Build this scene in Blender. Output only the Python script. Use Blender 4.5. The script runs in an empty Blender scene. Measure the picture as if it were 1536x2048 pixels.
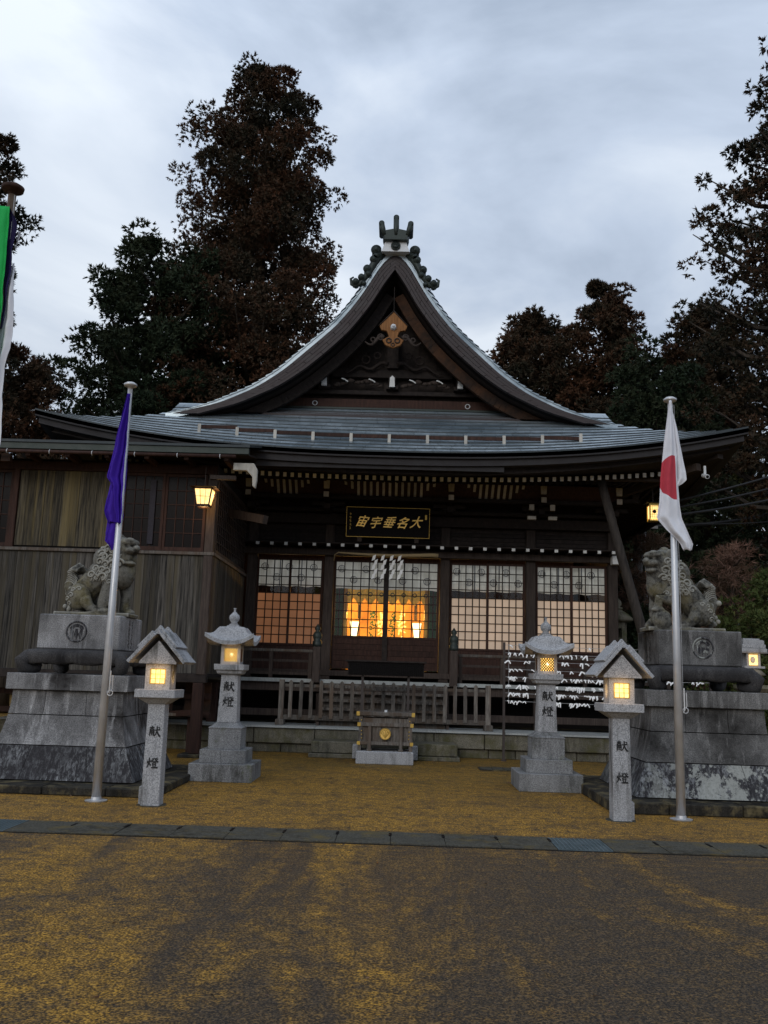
import bpy, math, random
import numpy as np
from mathutils import Vector, Matrix, noise as mn
random.seed(7)
SC = bpy.context.scene
COL = SC.collection
R = math.radians

# ------------------------------------------------------------------ camera
F = 1805.0
vy = Vector((22, -326, -F)).normalized()
vz = Vector((306, 9990, -F)); vz = (vz - vy * vz.dot(vy)).normalized()
vx = vy.cross(vz)
cam = bpy.data.objects.new('camera', bpy.data.cameras.new('camera')); COL.objects.link(cam)
cam.matrix_world = Matrix.Translation((0, 0, 1.5)) @ Matrix((vx, vy, vz)).to_4x4()
cam.data.sensor_fit = 'VERTICAL'; cam.data.sensor_height = 24; cam.data.lens = 24 * F / 2048
cam.data.clip_end = 2000; cam.data.clip_start = 0.05
SC.camera = cam

# ------------------------------------------------------------------ world
W = bpy.data.worlds.new('World'); SC.world = W; W.use_nodes = True
nt = W.node_tree; nt.nodes.clear()
def wn(t, **k):
    n = nt.nodes.new(t)
    for a, b in k.items(): setattr(n, a, b)
    return n
wo = wn('ShaderNodeOutputWorld'); bg = wn('ShaderNodeBackground'); bg.inputs[1].default_value = 0.1
sky = wn('ShaderNodeTexSky', sky_type='NISHITA', sun_disc=False)
sky.sun_elevation = R(22); sky.sun_rotation = R(200)
tc = wn('ShaderNodeTexCoord'); mp = wn('ShaderNodeMapping'); mp.inputs['Scale'].default_value = (1.1, 1.0, 2.3)
mp.inputs['Rotation'].default_value = (0.1, 0.35, 0.3); mp.inputs['Location'].default_value = (3.1, 0.4, 0.35)
nt.links.new(tc.outputs['Generated'], mp.inputs[0])
n1 = wn('ShaderNodeTexNoise'); n1.inputs['Scale'].default_value = 1.9; n1.inputs['Detail'].default_value = 7; n1.inputs['Roughness'].default_value = 0.52; n1.inputs['Distortion'].default_value = 0.55
nt.links.new(mp.outputs[0], n1.inputs['Vector'])
r1 = wn('ShaderNodeValToRGB'); e = r1.color_ramp.elements
e[0].position = 0.34; e[0].color = (3.2, 3.9, 5.0, 1); e[1].position = 0.64; e[1].color = (8.0, 8.7, 9.6, 1)
m_ = r1.color_ramp.elements.new(0.48); m_.color = (5.2, 6.05, 7.4, 1)
nt.links.new(n1.outputs['Fac'], r1.inputs[0])
# overcast sky: brighter towards the zenith, dimmer at the horizon
sp = wn('ShaderNodeSeparateXYZ'); nt.links.new(tc.outputs['Generated'], sp.inputs[0])
mr = wn('ShaderNodeMapRange'); mr.inputs[1].default_value = 0.0; mr.inputs[2].default_value = 1.0; mr.inputs[3].default_value = 0.72; mr.inputs[4].default_value = 1.5
nt.links.new(sp.outputs['Z'], mr.inputs[0])
mu = wn('ShaderNodeMixRGB', blend_type='MULTIPLY'); mu.inputs[0].default_value = 1
nt.links.new(r1.outputs[0], mu.inputs[1]); nt.links.new(mr.outputs[0], mu.inputs[2])
mx = wn('ShaderNodeMixRGB'); mx.inputs[0].default_value = 0.94
nt.links.new(sky.outputs[0], mx.inputs[1]); nt.links.new(mu.outputs[0], mx.inputs[2])
nt.links.new(mx.outputs[0], bg.inputs[0]); nt.links.new(bg.outputs[0], wo.inputs[0])

# ------------------------------------------------------------------ sun (overcast, soft)
sl = bpy.data.lights.new('sun', 'SUN'); sl.energy = 0.8; sl.angle = R(25); sl.color = (1.0, 0.96, 0.9)
so = bpy.data.objects.new('sun', sl); COL.objects.link(so)
so.rotation_euler = Vector((0.6, 1.6, -0.7)).to_track_quat('-Z', 'Y').to_euler()

SC.view_settings.view_transform = 'Standard'; SC.view_settings.look = 'None'
SC.view_settings.exposure = 0.0; SC.view_settings.gamma = 1.0; SC.view_settings.use_curve_mapping = False
SC.cycles.max_bounces = 6; SC.cycles.transparent_max_bounces = 12; SC.cycles.diffuse_bounces = 3; SC.cycles.glossy_bounces = 3
SC.cycles.use_denoising = True; SC.cycles.sample_clamp_indirect = 4; SC.cycles.caustics_reflective = False; SC.cycles.caustics_refractive = False

# ------------------------------------------------------------------ material builder
class Mt:
    def __init__(s, name, rough=0.8, spec=0.3, metal=0.0):
        s.m = bpy.data.materials.new(name); s.m.use_nodes = True; s.t = s.m.node_tree; s.t.nodes.clear()
        s.out = s.n('ShaderNodeOutputMaterial'); s.b = s.n('ShaderNodeBsdfPrincipled')
        s.b.inputs['Roughness'].default_value = rough; s.b.inputs['Specular IOR Level'].default_value = spec; s.b.inputs['Metallic'].default_value = metal
        s.l(s.b.outputs[0], s.out.inputs[0]); s.g = s.n('ShaderNodeNewGeometry').outputs['Position']
        s.o = s.n('ShaderNodeObjectInfo'); s.nrm = None
    def n(s, t, **k):
        x = s.t.nodes.new(t)
        for a, b in k.items(): setattr(x, a, b)
        return x
    def l(s, a, b): s.t.links.new(a, b)
    def noise(s, sc, det=4, st=(1, 1, 1), rough=0.6, dist=0.0, rnd=0.0, kind='N'):
        mp = s.n('ShaderNodeMapping'); mp.inputs['Scale'].default_value = st; s.l(s.g, mp.inputs[0])
        if rnd:
            ml = s.n('ShaderNodeMath', operation='MULTIPLY'); ml.inputs[1].default_value = rnd; s.l(s.o.outputs['Random'], ml.inputs[0])
            cb = s.n('ShaderNodeCombineXYZ'); s.l(ml.outputs[0], cb.inputs[0]); s.l(ml.outputs[0], cb.inputs[2]); s.l(cb.outputs[0], mp.inputs['Location'])
        if kind == 'N':
            x = s.n('ShaderNodeTexNoise'); x.inputs['Detail'].default_value = det; x.inputs['Roughness'].default_value = rough; x.inputs['Distortion'].default_value = dist
            o = x.outputs['Fac']
        else:
            x = s.n('ShaderNodeTexVoronoi'); o = x.outputs['Distance']
        x.inputs['Scale'].default_value = sc; s.l(mp.outputs[0], x.inputs['Vector'])
        return o
    def rng(s, a, lo, hi, c=0.0, d=1.0):
        x = s.n('ShaderNodeMapRange'); x.inputs[1].default_value = lo; x.inputs[2].default_value = hi; x.inputs[3].default_value = c; x.inputs[4].default_value = d
        s.l(a, x.inputs[0]); return x.outputs[0]
    def mul(s, a, b, op='MULTIPLY'):
        x = s.n('ShaderNodeMath', operation=op); s.l(a, x.inputs[0])
        if isinstance(b, (int, float)): x.inputs[1].default_value = b
        else: s.l(b, x.inputs[1])
        return x.outputs[0]
    def mix(s, f, a, b, mode='MIX'):
        x = s.n('ShaderNodeMixRGB', blend_type=mode)
        for v, i in ((f, 0), (a, 1), (b, 2)):
            if isinstance(v, (int, float)): x.inputs[i].default_value = v
            elif isinstance(v, tuple): x.inputs[i].default_value = (*v, 1)
            else: s.l(v, x.inputs[i])
        return x.outputs[0]
    def xyz(s, i):
        x = s.n('ShaderNodeSeparateXYZ'); s.l(s.g, x.inputs[0]); return x.outputs[i]
    def bump(s, h, st=0.3, d=0.01):
        x = s.n('ShaderNodeBump'); x.inputs['Strength'].default_value = st; x.inputs['Distance'].default_value = d; s.l(h, x.inputs['Height'])
        if s.nrm: s.l(s.nrm, x.inputs['Normal'])
        s.nrm = x.outputs[0]; s.l(s.nrm, s.b.inputs['Normal'])
    def col(s, c):
        if isinstance(c, tuple): s.b.inputs['Base Color'].default_value = (*c, 1)
        else: s.l(c, s.b.inputs['Base Color'])
        return s
    def emit(s, c, st):
        if isinstance(c, tuple): s.b.inputs['Emission Color'].default_value = (*c, 1)
        else: s.l(c, s.b.inputs['Emission Color'])
        s.b.inputs['Emission Strength'].default_value = st; return s

def stone(name, light, dark, grime=0.35, gcol=(0.02, 0.02, 0.02), moss=0.0, mosscol=(0.09, 0.10, 0.03), sc=1.0, rough=0.85):
    t = Mt(name, rough, 0.25)
    f = t.noise(75 * sc, 3, rough=0.95); c = t.mix(t.rng(f, 0.40, 0.60), dark, light)
    v = t.noise(70 * sc, 3); c = t.mix(t.rng(v, 0.55, 0.72, 0, 0.5), c, dark)
    big = t.noise(1.7, 5, rnd=20); c = t.mix(t.rng(big, 0.3, 0.7, 0, 0.35), c, tuple(x * 0.6 for x in light))
    if grime:
        s1 = t.noise(5, 6, (1.6, 1.6, 0.22), rough=0.7, dist=0.4); s2 = t.noise(1.3, 5, rough=0.6)
        k = t.mul(t.rng(s1, 0.62 - grime * 0.38, 0.75 - grime * 0.3), t.rng(s2, 0.62 - grime * 0.4, 0.68)); c = t.mix(k, c, gcol)
    s4 = t.noise(11, 6, (1.3, 1.3, 0.12), rough=0.75); c = t.mix(t.rng(s4, 0.58, 0.72, 0, 0.3 + grime * .4), c, gcol)
    if moss:
        s3 = t.noise(3.5, 6, rough=0.7); c = t.mix(t.rng(s3, 0.62 - moss * .3, 0.8 - moss * .3, 0, 0.85), c, mosscol)
    t.col(c); t.bump(f, 0.25, 0.004); t.bump(big, 0.2, 0.01)
    return t.m

def wood(name, a, b, streak=(14, 14, 0.8), c2=None, rough=0.75, spec=0.25, rv=0.4, bumps=0.3, axis=None):
    t = Mt(name, rough, spec)
    f = t.noise(3.0, 6, streak, rough=0.65, rnd=37); c = t.mix(t.rng(f, 0.35, 0.65), a, b)
    if c2:
        g = t.noise(1.4, 4, tuple(x * 0.35 for x in streak), rnd=11); c = t.mix(t.rng(g, 0.47, 0.62, 0, 0.9), c, c2)
    k = t.rng(t.o.outputs['Random'], 0, 1, 1 - rv, 1 + rv * 0.6)
    cb = t.n('ShaderNodeCombineXYZ')
    for i in range(3): t.l(k, cb.inputs[i])
    c = t.mix(1.0, c, cb.outputs[0], 'MULTIPLY')
    t.col(c); t.bump(f, bumps, 0.006); return t.m

MT = {}
MT['granite'] = stone('pale granite', (0.54, 0.545, 0.56), (0.16, 0.16, 0.17), 0.42, (0.06, 0.06, 0.055), 0.0)
MT['granite_ped'] = stone('weathered granite', (0.56, 0.555, 0.56), (0.16, 0.16, 0.165), 0.85, (0.02, 0.018, 0.018), 0.0)
MT['granite_dark'] = stone('darker lantern base granite', (0.36, 0.365, 0.37), (0.11, 0.11, 0.115), 0.6, (0.035, 0.035, 0.03), 0.15)
MT['granite_ped2'] = stone('dark stained granite', (0.38, 0.37, 0.36), (0.11, 0.108, 0.108), 0.9, (0.014, 0.013, 0.012))
MT['granite_mossy'] = stone('mossy granite', (0.24, 0.22, 0.17), (0.07, 0.065, 0.05), 0.6, (0.02, 0.02, 0.015), 0.5, (0.07, 0.065, 0.022))
MT['paving'] = stone('dark paving stone', (0.075, 0.07, 0.06), (0.025, 0.023, 0.02), 0.85, (0.010, 0.009, 0.008), 0.45, (0.16, 0.13, 0.07))
MT['concrete'] = stone('drain concrete', (0.11, 0.104, 0.085), (0.04, 0.038, 0.031), 0.5, (0.025, 0.022, 0.017), 0.35, (0.12, 0.09, 0.035), sc=0.7)
MT['old_stone'] = stone('old lantern stone', (0.30, 0.27, 0.21), (0.12, 0.11, 0.09), 0.6, (0.03, 0.03, 0.02), 0.5, (0.09, 0.10, 0.04))
MT['ledge'] = stone('pale paving edge', (0.45, 0.47, 0.46), (0.28, 0.29, 0.28), 0.3, (0.1, 0.1, 0.09))
def black_base():
    t = Mt('black stained base stone', 0.75, 0.3)
    f = t.noise(150, 2, rough=0.8); c = t.mix(t.rng(f, 0.35, 0.65), (0.035, 0.032, 0.036), (0.008, 0.0075, 0.009))
    s = t.noise(16, 5, (1.5, 1.5, 0.09), rough=0.8, dist=0.4); s9 = t.noise(1.6, 4); c = t.mix(t.mul(t.rng(s, 0.47, 0.62, 0, 0.8), t.rng(s9, .4, .6, .25, 1)), c, (0.33, 0.34, 0.35))
    # lichen: white blotches, only on the stone at the right of the court
    sx = t.xyz(0); v = t.noise(15, 0, kind='V'); v2 = t.noise(1.2, 4)
    w = t.noise(14, 4); edge = t.mul(t.mul(w, 0.9), v, 'ADD')
    pt = t.noise(1.9, 8, rough=0.72, dist=0.3); k1 = t.rng(pt, 0.52, 0.545); k2 = t.mul(t.rng(edge, 0.80, 0.70), t.rng(pt, 0.43, 0.50))
    k = t.mul(k1, k2, 'MAXIMUM'); k = t.mul(k, t.rng(sx, 2.8, 3.6)); wr = t.noise(30, 4, rough=.8); k = t.mul(k, t.rng(wr, .3, .5, .3, 1))
    c = t.mix(t.mul(k, 0.75), c, (0.36, 0.37, 0.34))
    t.col(c); t.bump(f, 0.3, 0.005); return t.m
MT['black_base'] = black_base()
MT['table_stone'] = stone('dark weathered table stone', (0.11, 0.105, 0.105), (0.025, 0.024, 0.025), 0.85, (0.012, 0.011, 0.012))
def lion_stone():
    t = Mt('carved lion stone', 0.85, 0.2)
    f = t.noise(120, 3, rough=0.8); c = t.mix(t.rng(f, 0.3, 0.7), (0.07, 0.066, 0.058), (0.22, 0.21, 0.18))
    b = t.noise(7, 6, rough=0.75); c = t.mix(t.rng(b, 0.46, 0.60, 0, .9), c, (0.022, 0.021, 0.019))
    y = t.noise(3, 3); c = t.mix(t.rng(y, 0.5, 0.7, 0, 0.5), c, (0.22, 0.18, 0.07))
    p = t.n('ShaderNodeNewGeometry').outputs['Pointiness']; c = t.mix(t.rng(p, 0.515, 0.56, 0, 0.7), c, (0.36, 0.35, 0.31)); c = t.mix(t.rng(p, 0.497, 0.47, 0, 0.9), c, (0.012, 0.011, 0.010))  # edges lightened and crevices darkened in colour, standing in for relief shading
    t.col(c); t.bump(f, 0.4, 0.004); t.bump(b, 0.3, 0.01); return t.m
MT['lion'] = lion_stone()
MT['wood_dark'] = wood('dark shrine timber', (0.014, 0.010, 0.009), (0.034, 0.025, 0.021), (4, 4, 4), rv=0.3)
MT['wood_post'] = wood('brown shrine post timber', (0.034, 0.024, 0.020), (0.07, 0.052, 0.043), (10, 10, 1), rv=0.25)
MT['wood_prop'] = wood('dark prop timber', (0.02, 0.016, 0.014), (0.055, 0.045, 0.038), (8, 8, 1))
MT['wood_grey'] = wood('grey weathered fence timber', (0.07, 0.06, 0.052), (0.19, 0.17, 0.15), (12, 12, 1.4), (0.10, 0.07, 0.05), rv=0.35)
MT['wood_plank'] = wood('weathered wall planks', (0.006, 0.005, 0.004), (0.11, 0.092, 0.060), (11, 11, 0.55), (0.16, 0.122, 0.052), rv=0.35, bumps=.6)
MT['wood_plank_low'] = wood('grey weathered wall planks', (0.005, 0.0045, 0.004), (0.115, 0.104, 0.09), (11, 11, 0.45), (0.07, 0.058, 0.036), rv=0.4, bumps=.6)
MT['wood_red'] = wood('red brown timber', (0.026, 0.012, 0.009), (0.058, 0.027, 0.019), (8, 8, 1), rv=0.25)
MT['wood_orange'] = wood('orange brown gable timber', (0.018, 0.011, 0.008), (0.075, 0.032, 0.014), (1.2, 1.2, 1.2), (0.016, 0.011, 0.009), rv=0.2)
MT['wood_pendant'] = wood('tan carved wood', (0.15, 0.065, 0.022), (0.34, 0.155, 0.055), (16, 16, 1), rv=0.1)
MT['wood_white'] = wood('white painted rafter ends', (0.70, 0.71, 0.70), (0.84, 0.85, 0.84), (8, 8, 8), rv=0.15, bumps=0.1)
MT['wood_rib'] = wood('pale painted ribs', (0.42, 0.39, 0.34), (0.56, 0.53, 0.47), (6, 6, 2), rv=0.2, bumps=0.1)
def copper(name, a, b, rough, metal, rv=0.3, bl=None):
    t = Mt(name, rough, 0.5, metal)
    f = t.noise(5, 5, (1, 1, 1), rough=0.7); c = t.mix(t.rng(f, 0.3, 0.7), a, b)
    if bl: g = t.noise(0.8, 5, (0.5, 1.6, 1), rnd=0); c = t.mix(t.rng(g, 0.45, 0.6, 0, 0.9), c, bl)
    k = t.rng(t.o.outputs['Random'], 0, 1, 1 - rv, 1 + rv); cb = t.n('ShaderNodeCombineXYZ')
    for i in range(3): t.l(k, cb.inputs[i])
    c = t.mix(1.0, c, cb.outputs[0], 'MULTIPLY')
    t.col(c); t.l(t.rng(f, 0.3, 0.7, rough - 0.08, rough + 0.15), t.b.inputs['Roughness']); t.bump(f, 0.15, 0.004); return t.m
MT['tile'] = copper('blue grey copper roof tile', (0.26, 0.315, 0.35), (0.42, 0.48, 0.52), 0.34, 0.45, 0.14, (0.12, 0.16, 0.19))
MT['tile_edge'] = copper('dark copper for painted lip shade', (0.02, 0.028, 0.032), (0.045, 0.055, 0.06), 0.6, 0.2, 0.1)  # on tile lips this dark colour paints the shade lines between rows
MT['tile_brown'] = copper('brown copper sheet', (0.026, 0.018, 0.018), (0.044, 0.031, 0.030), 0.6, 0.1, 0.06)
MT['copper_dark'] = copper('dark patina copper', (0.014, 0.020, 0.018), (0.04, 0.052, 0.045), 0.5, 0.4, 0.1)
MT['fascia'] = copper('dark brown eave edge', (0.012, 0.010, 0.011), (0.022, 0.019, 0.020), 0.75, 0.0, 0.1)
MT['alu'] = copper('brushed metal flagpole', (0.50, 0.50, 0.51), (0.62, 0.62, 0.63), 0.42, 0.55, 0.02)
MT['plaster'] = copper('pale metal cap', (0.60, 0.62, 0.64), (0.72, 0.74, 0.76), 0.6, 0.0, 0.05)
MT['grate'] = copper('galvanised grate', (0.08, 0.11, 0.125), (0.13, 0.165, 0.18), 0.5, 0.3, 0.1)
MT['iron'] = copper('dark brown painted iron', (0.03, 0.022, 0.020), (0.05, 0.038, 0.034), 0.5, 0.2, 0.1)
MT['gold'] = copper('worn gold leaf', (0.75, 0.46, 0.10), (0.9, 0.6, 0.2), 0.35, 0.8, 0.1)
MT['brass'] = copper('brass fitting', (0.45, 0.28, 0.06), (0.62, 0.42, 0.10), 0.4, 0.7, 0.1)
def plain(name, c, rough=0.8, spec=0.3, bs=0, em=None, st=0, sc=30, var=0.25, metal=0):
    t = Mt(name, rough, spec, metal)
    f = t.noise(sc, 4); cc = t.mix(t.rng(f, 0.3, 0.7), tuple(x * (1 - var) for x in c), tuple(min(1, x * (1 + var)) for x in c)); t.col(cc)
    if bs: t.bump(f, bs, 0.005)
    if em: t.emit(em, st)
    return t.m
MT['black'] = plain('black lacquer', (0.006, 0.005, 0.005), 0.6, 0.08)
MT['ink'] = plain('black ink lettering', (0.012, 0.012, 0.013), 0.6)
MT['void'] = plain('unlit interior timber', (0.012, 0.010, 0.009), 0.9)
MT['purple'] = plain('purple flag cloth', (0.045, 0.012, 0.30), 0.75, 0.2, 0.2, sc=300, var=0.15)
MT['white_cloth'] = plain('white flag cloth', (0.72, 0.72, 0.76), 0.8, 0.2, 0.2, sc=300, var=0.05)
MT['paper'] = plain('white paper', (0.9, 0.9, 0.9), 0.8, 0.2, var=0.03)
MT['rope'] = plain('straw rope', (0.32, 0.24, 0.13), 0.9, 0.2, 0.5, sc=80)
MT['green_cloth'] = plain('green banner cloth', (0.02, 0.40, 0.09), 0.75, 0.2, 0.2, sc=300, var=0.15)
MT['navy_cloth'] = plain('dark violet cloth', (0.012, 0.008, 0.05), 0.75, 0.2, 0.2, sc=300, var=0.15)
MT['yellow_cloth'] = plain('yellow cloth', (0.6, 0.42, 0.04), 0.75, 0.2, 0.2, sc=300, var=0.15)
MT['wire'] = plain('dark cable', (0.02, 0.02, 0.022), 0.6)
MT['wire_light'] = plain('pale string', (0.35, 0.35, 0.36), 0.7)
MT['pole_conc_dark'] = plain('dim grey cloth', (0.035, 0.032, 0.04), 0.9)
MT['pole_conc'] = plain('grey utility pole concrete', (0.20, 0.19, 0.18), 0.85, bs=0.2)
MT['bark'] = wood('cedar bark', (0.035, 0.026, 0.02), (0.085, 0.066, 0.05), (8, 8, 0.8), rv=0.2)
def glow(name, a, b, st, sc=14):
    t = Mt(name, 0.7, 0.2); f = t.noise(sc, 3); c = t.mix(t.rng(f, 0.35, 0.65), a, b); t.col((0.5, 0.4, 0.25)); t.emit(c, st); return t.m
MT['lamp'] = glow('lit paper lantern pane', (1.0, 0.55, 0.14), (1.0, 0.70, 0.28), 1.6)
MT['lamp_hot'] = glow('lit lamp', (1.0, 0.72, 0.34), (1.0, 0.8, 0.45), 3.2)
MT['lamp_amber'] = glow('amber lantern light', (1.0, 0.50, 0.08), (1.0, 0.66, 0.18), 1.7)
def paper_pane(name, col, st, base=(0.55, 0.42, 0.33)):
    t = Mt(name, 0.65, 0.3); f = t.noise(1.1, 3); g = t.rng(t.o.outputs['Random'], 0, 1, 0.85, 1.1)
    c = t.mix(t.rng(f, 0.3, 0.7), tuple(x * 0.75 for x in col), tuple(x * 1.2 for x in col)); cb = t.n('ShaderNodeCombineXYZ')
    for i in range(3): t.l(g, cb.inputs[i])
    c = t.mix(1.0, c, cb.outputs[0], 'MULTIPLY'); t.col(base); t.emit(c, st); return t.m
MT['paper_warm'] = paper_pane('warm lit door paper', (0.17, 0.066, 0.026), 0.8, (0.14, 0.10, 0.07))
MT['paper_pale'] = paper_pane('pale lit door paper', (0.28, 0.185, 0.12), 0.9, (0.36, 0.32, 0.27))
def glassm():
    m = bpy.data.materials.new('window glass'); m.use_nodes = True; t = m.node_tree; t.nodes.clear()
    o = t.nodes.new('ShaderNodeOutputMaterial'); a = t.nodes.new('ShaderNodeBsdfTransparent'); g = t.nodes.new('ShaderNodeBsdfGlossy'); x = t.nodes.new('ShaderNodeMixShader')
    g.inputs['Roughness'].default_value = 0.03; a.inputs[0].default_value = (0.93, 0.95, 0.95, 1)
    fr = t.nodes.new('ShaderNodeFresnel'); fr.inputs[0].default_value = 1.35
    t.links.new(fr.outputs[0], x.inputs[0]); t.links.new(a.outputs[0], x.inputs[1]); t.links.new(g.outputs[0], x.inputs[2]); t.links.new(x.outputs[0], o.inputs[0]); return m
MT['glass'] = glassm()
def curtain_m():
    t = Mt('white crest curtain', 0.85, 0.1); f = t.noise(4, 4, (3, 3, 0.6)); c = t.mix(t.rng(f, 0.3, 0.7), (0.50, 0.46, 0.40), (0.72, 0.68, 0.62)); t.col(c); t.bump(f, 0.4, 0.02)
    t.emit(c, 0.22); return t.m  # faint emission brightens the cloth as if lit; it is no lamp
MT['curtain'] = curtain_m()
MT['curtain_print'] = plain('grey curtain print', (0.12, 0.11, 0.12), 0.9)
MT['brocade'] = plain('gold brocade', (0.55, 0.36, 0.05), 0.6, sc=14, var=0.6, em=(0.9, 0.5, 0.08), st=0.2)  # slight glow put into the cloth so the valance looks lamplit
MT['green_blind'] = plain('dark green blind edge', (0.02, 0.07, 0.03), 0.7)
MT['gold_wall'] = plain('warm sanctuary wall', (0.80, 0.52, 0.18), 0.7, sc=3, var=0.2)
def ground_m():
    t = Mt('mossy asphalt', 0.7, 0.3)
    g1 = t.noise(52, 4, rough=0.95); g2 = t.noise(7, 5, rough=0.8); v1 = t.noise(75, 0, kind='V')
    gr = t.mul(t.mul(g1, 0.7), t.mul(v1, 0.35), 'ADD')
    asph = t.mix(t.rng(gr, 0.46, 0.64), (0.010, 0.008, 0.006), (0.095, 0.066, 0.040))
    mossc = t.mix(t.rng(gr, 0.45, 0.66), (0.085, 0.044, 0.006), (0.70, 0.37, 0.05))
    fk = t.noise(38, 3, rough=0.9); asph = t.mix(t.rng(fk, 0.57, 0.68, 0, .9), asph, (0.20, 0.135, 0.075)); asph = t.mix(t.rng(fk, 0.43, 0.34, 0, .9), asph, (0.006, 0.005, 0.005))
    mossc = t.mix(t.rng(fk, 0.45, 0.34, 0, .8), mossc, (0.02, 0.013, 0.004))
    y = t.xyz(1)
    far = t.rng(y, 9.0, 9.4)
    streak = t.noise(0.8, 6, (1.2, 0.30, 1), rough=0.65, dist=0.9)
    xs = t.rng(t.xyz(0), -2.5, 2.0, 0.05, -0.085)
    k1 = t.rng(t.mul(streak, xs, 'ADD'), 0.43, 0.64, 0.18, 1.0)
    p2 = t.noise(0.9, 6, (0.8, 1.2, 1), rough=0.68, dist=0.5)
    k2 = t.rng(p2, 0.28, 0.54, 0.3, 1.0)
    k = t.mix(far, k1, k2)
    edge = t.noise(5, 6, rough=0.9); kk = t.mul(k, t.rng(edge, 0.38, 0.58, 0.2, 1.0))
    kk = t.mul(kk, t.rng(g2, 0.36, 0.58, 0.45, 1.0))
    kk = t.rng(t.mul(kk, t.mul(g1, 0.6), 'ADD'), 0.36, 0.95)
    c = t.mix(kk, asph, mossc)
    ol = t.noise(0.6, 4); c = t.mix(t.mul(t.rng(y, 11, 15), t.rng(ol, 0.3, 0.6, 0.1, 0.5)), c, (0.07, 0.055, 0.014))
    gs = t.noise(3.5, 6, (0.5, 2.2, 1), rough=0.8); c = t.mix(t.mul(t.mul(t.rng(gs, 0.50, 0.60, 0, .7), t.rng(g1, .4, .55)), t.rng(y, 7.4, 8.5, 0, 1)), c, mossc)
    t.col(c); t.bump(gr, 1.0, 0.02); t.bump(g2, 0.6, 0.02)
    t.l(t.rng(streak, 0.3, 0.6, 0.5, 0.8), t.b.inputs['Roughness']); return t.m
MT['ground'] = ground_m()
def leaf_m(name, green, red, tw=0.0):
    t = Mt(name, 0.75, 0.15); a = t.n('ShaderNodeAttribute'); a.attribute_name = 'red'
    n_ = t.noise(0.5, 3); f = t.mul(a.outputs['Fac'], t.rng(n_, 0.35, 0.6, 0.5, 1.15)); c = t.mix(f, green, red)
    v = t.noise(3, 2); c = t.mix(t.rng(v, 0.3, 0.7, 0, 0.5), c, tuple(x * 0.45 for x in green)); t.col(c)
    return t.m
MT['leaf_cedar'] = leaf_m('cedar foliage', (0.020, 0.028, 0.018), (0.125, 0.052, 0.026))
MT['leaf_green'] = leaf_m('dark green foliage', (0.020, 0.036, 0.018), (0.05, 0.05, 0.025))
MT['leaf_shrub'] = leaf_m('shrub foliage', (0.07, 0.10, 0.03), (0.20, 0.11, 0.04))
MT['leaf_twig'] = leaf_m('red brown twigs', (0.10, 0.075, 0.045), (0.26, 0.14, 0.105))

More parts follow.
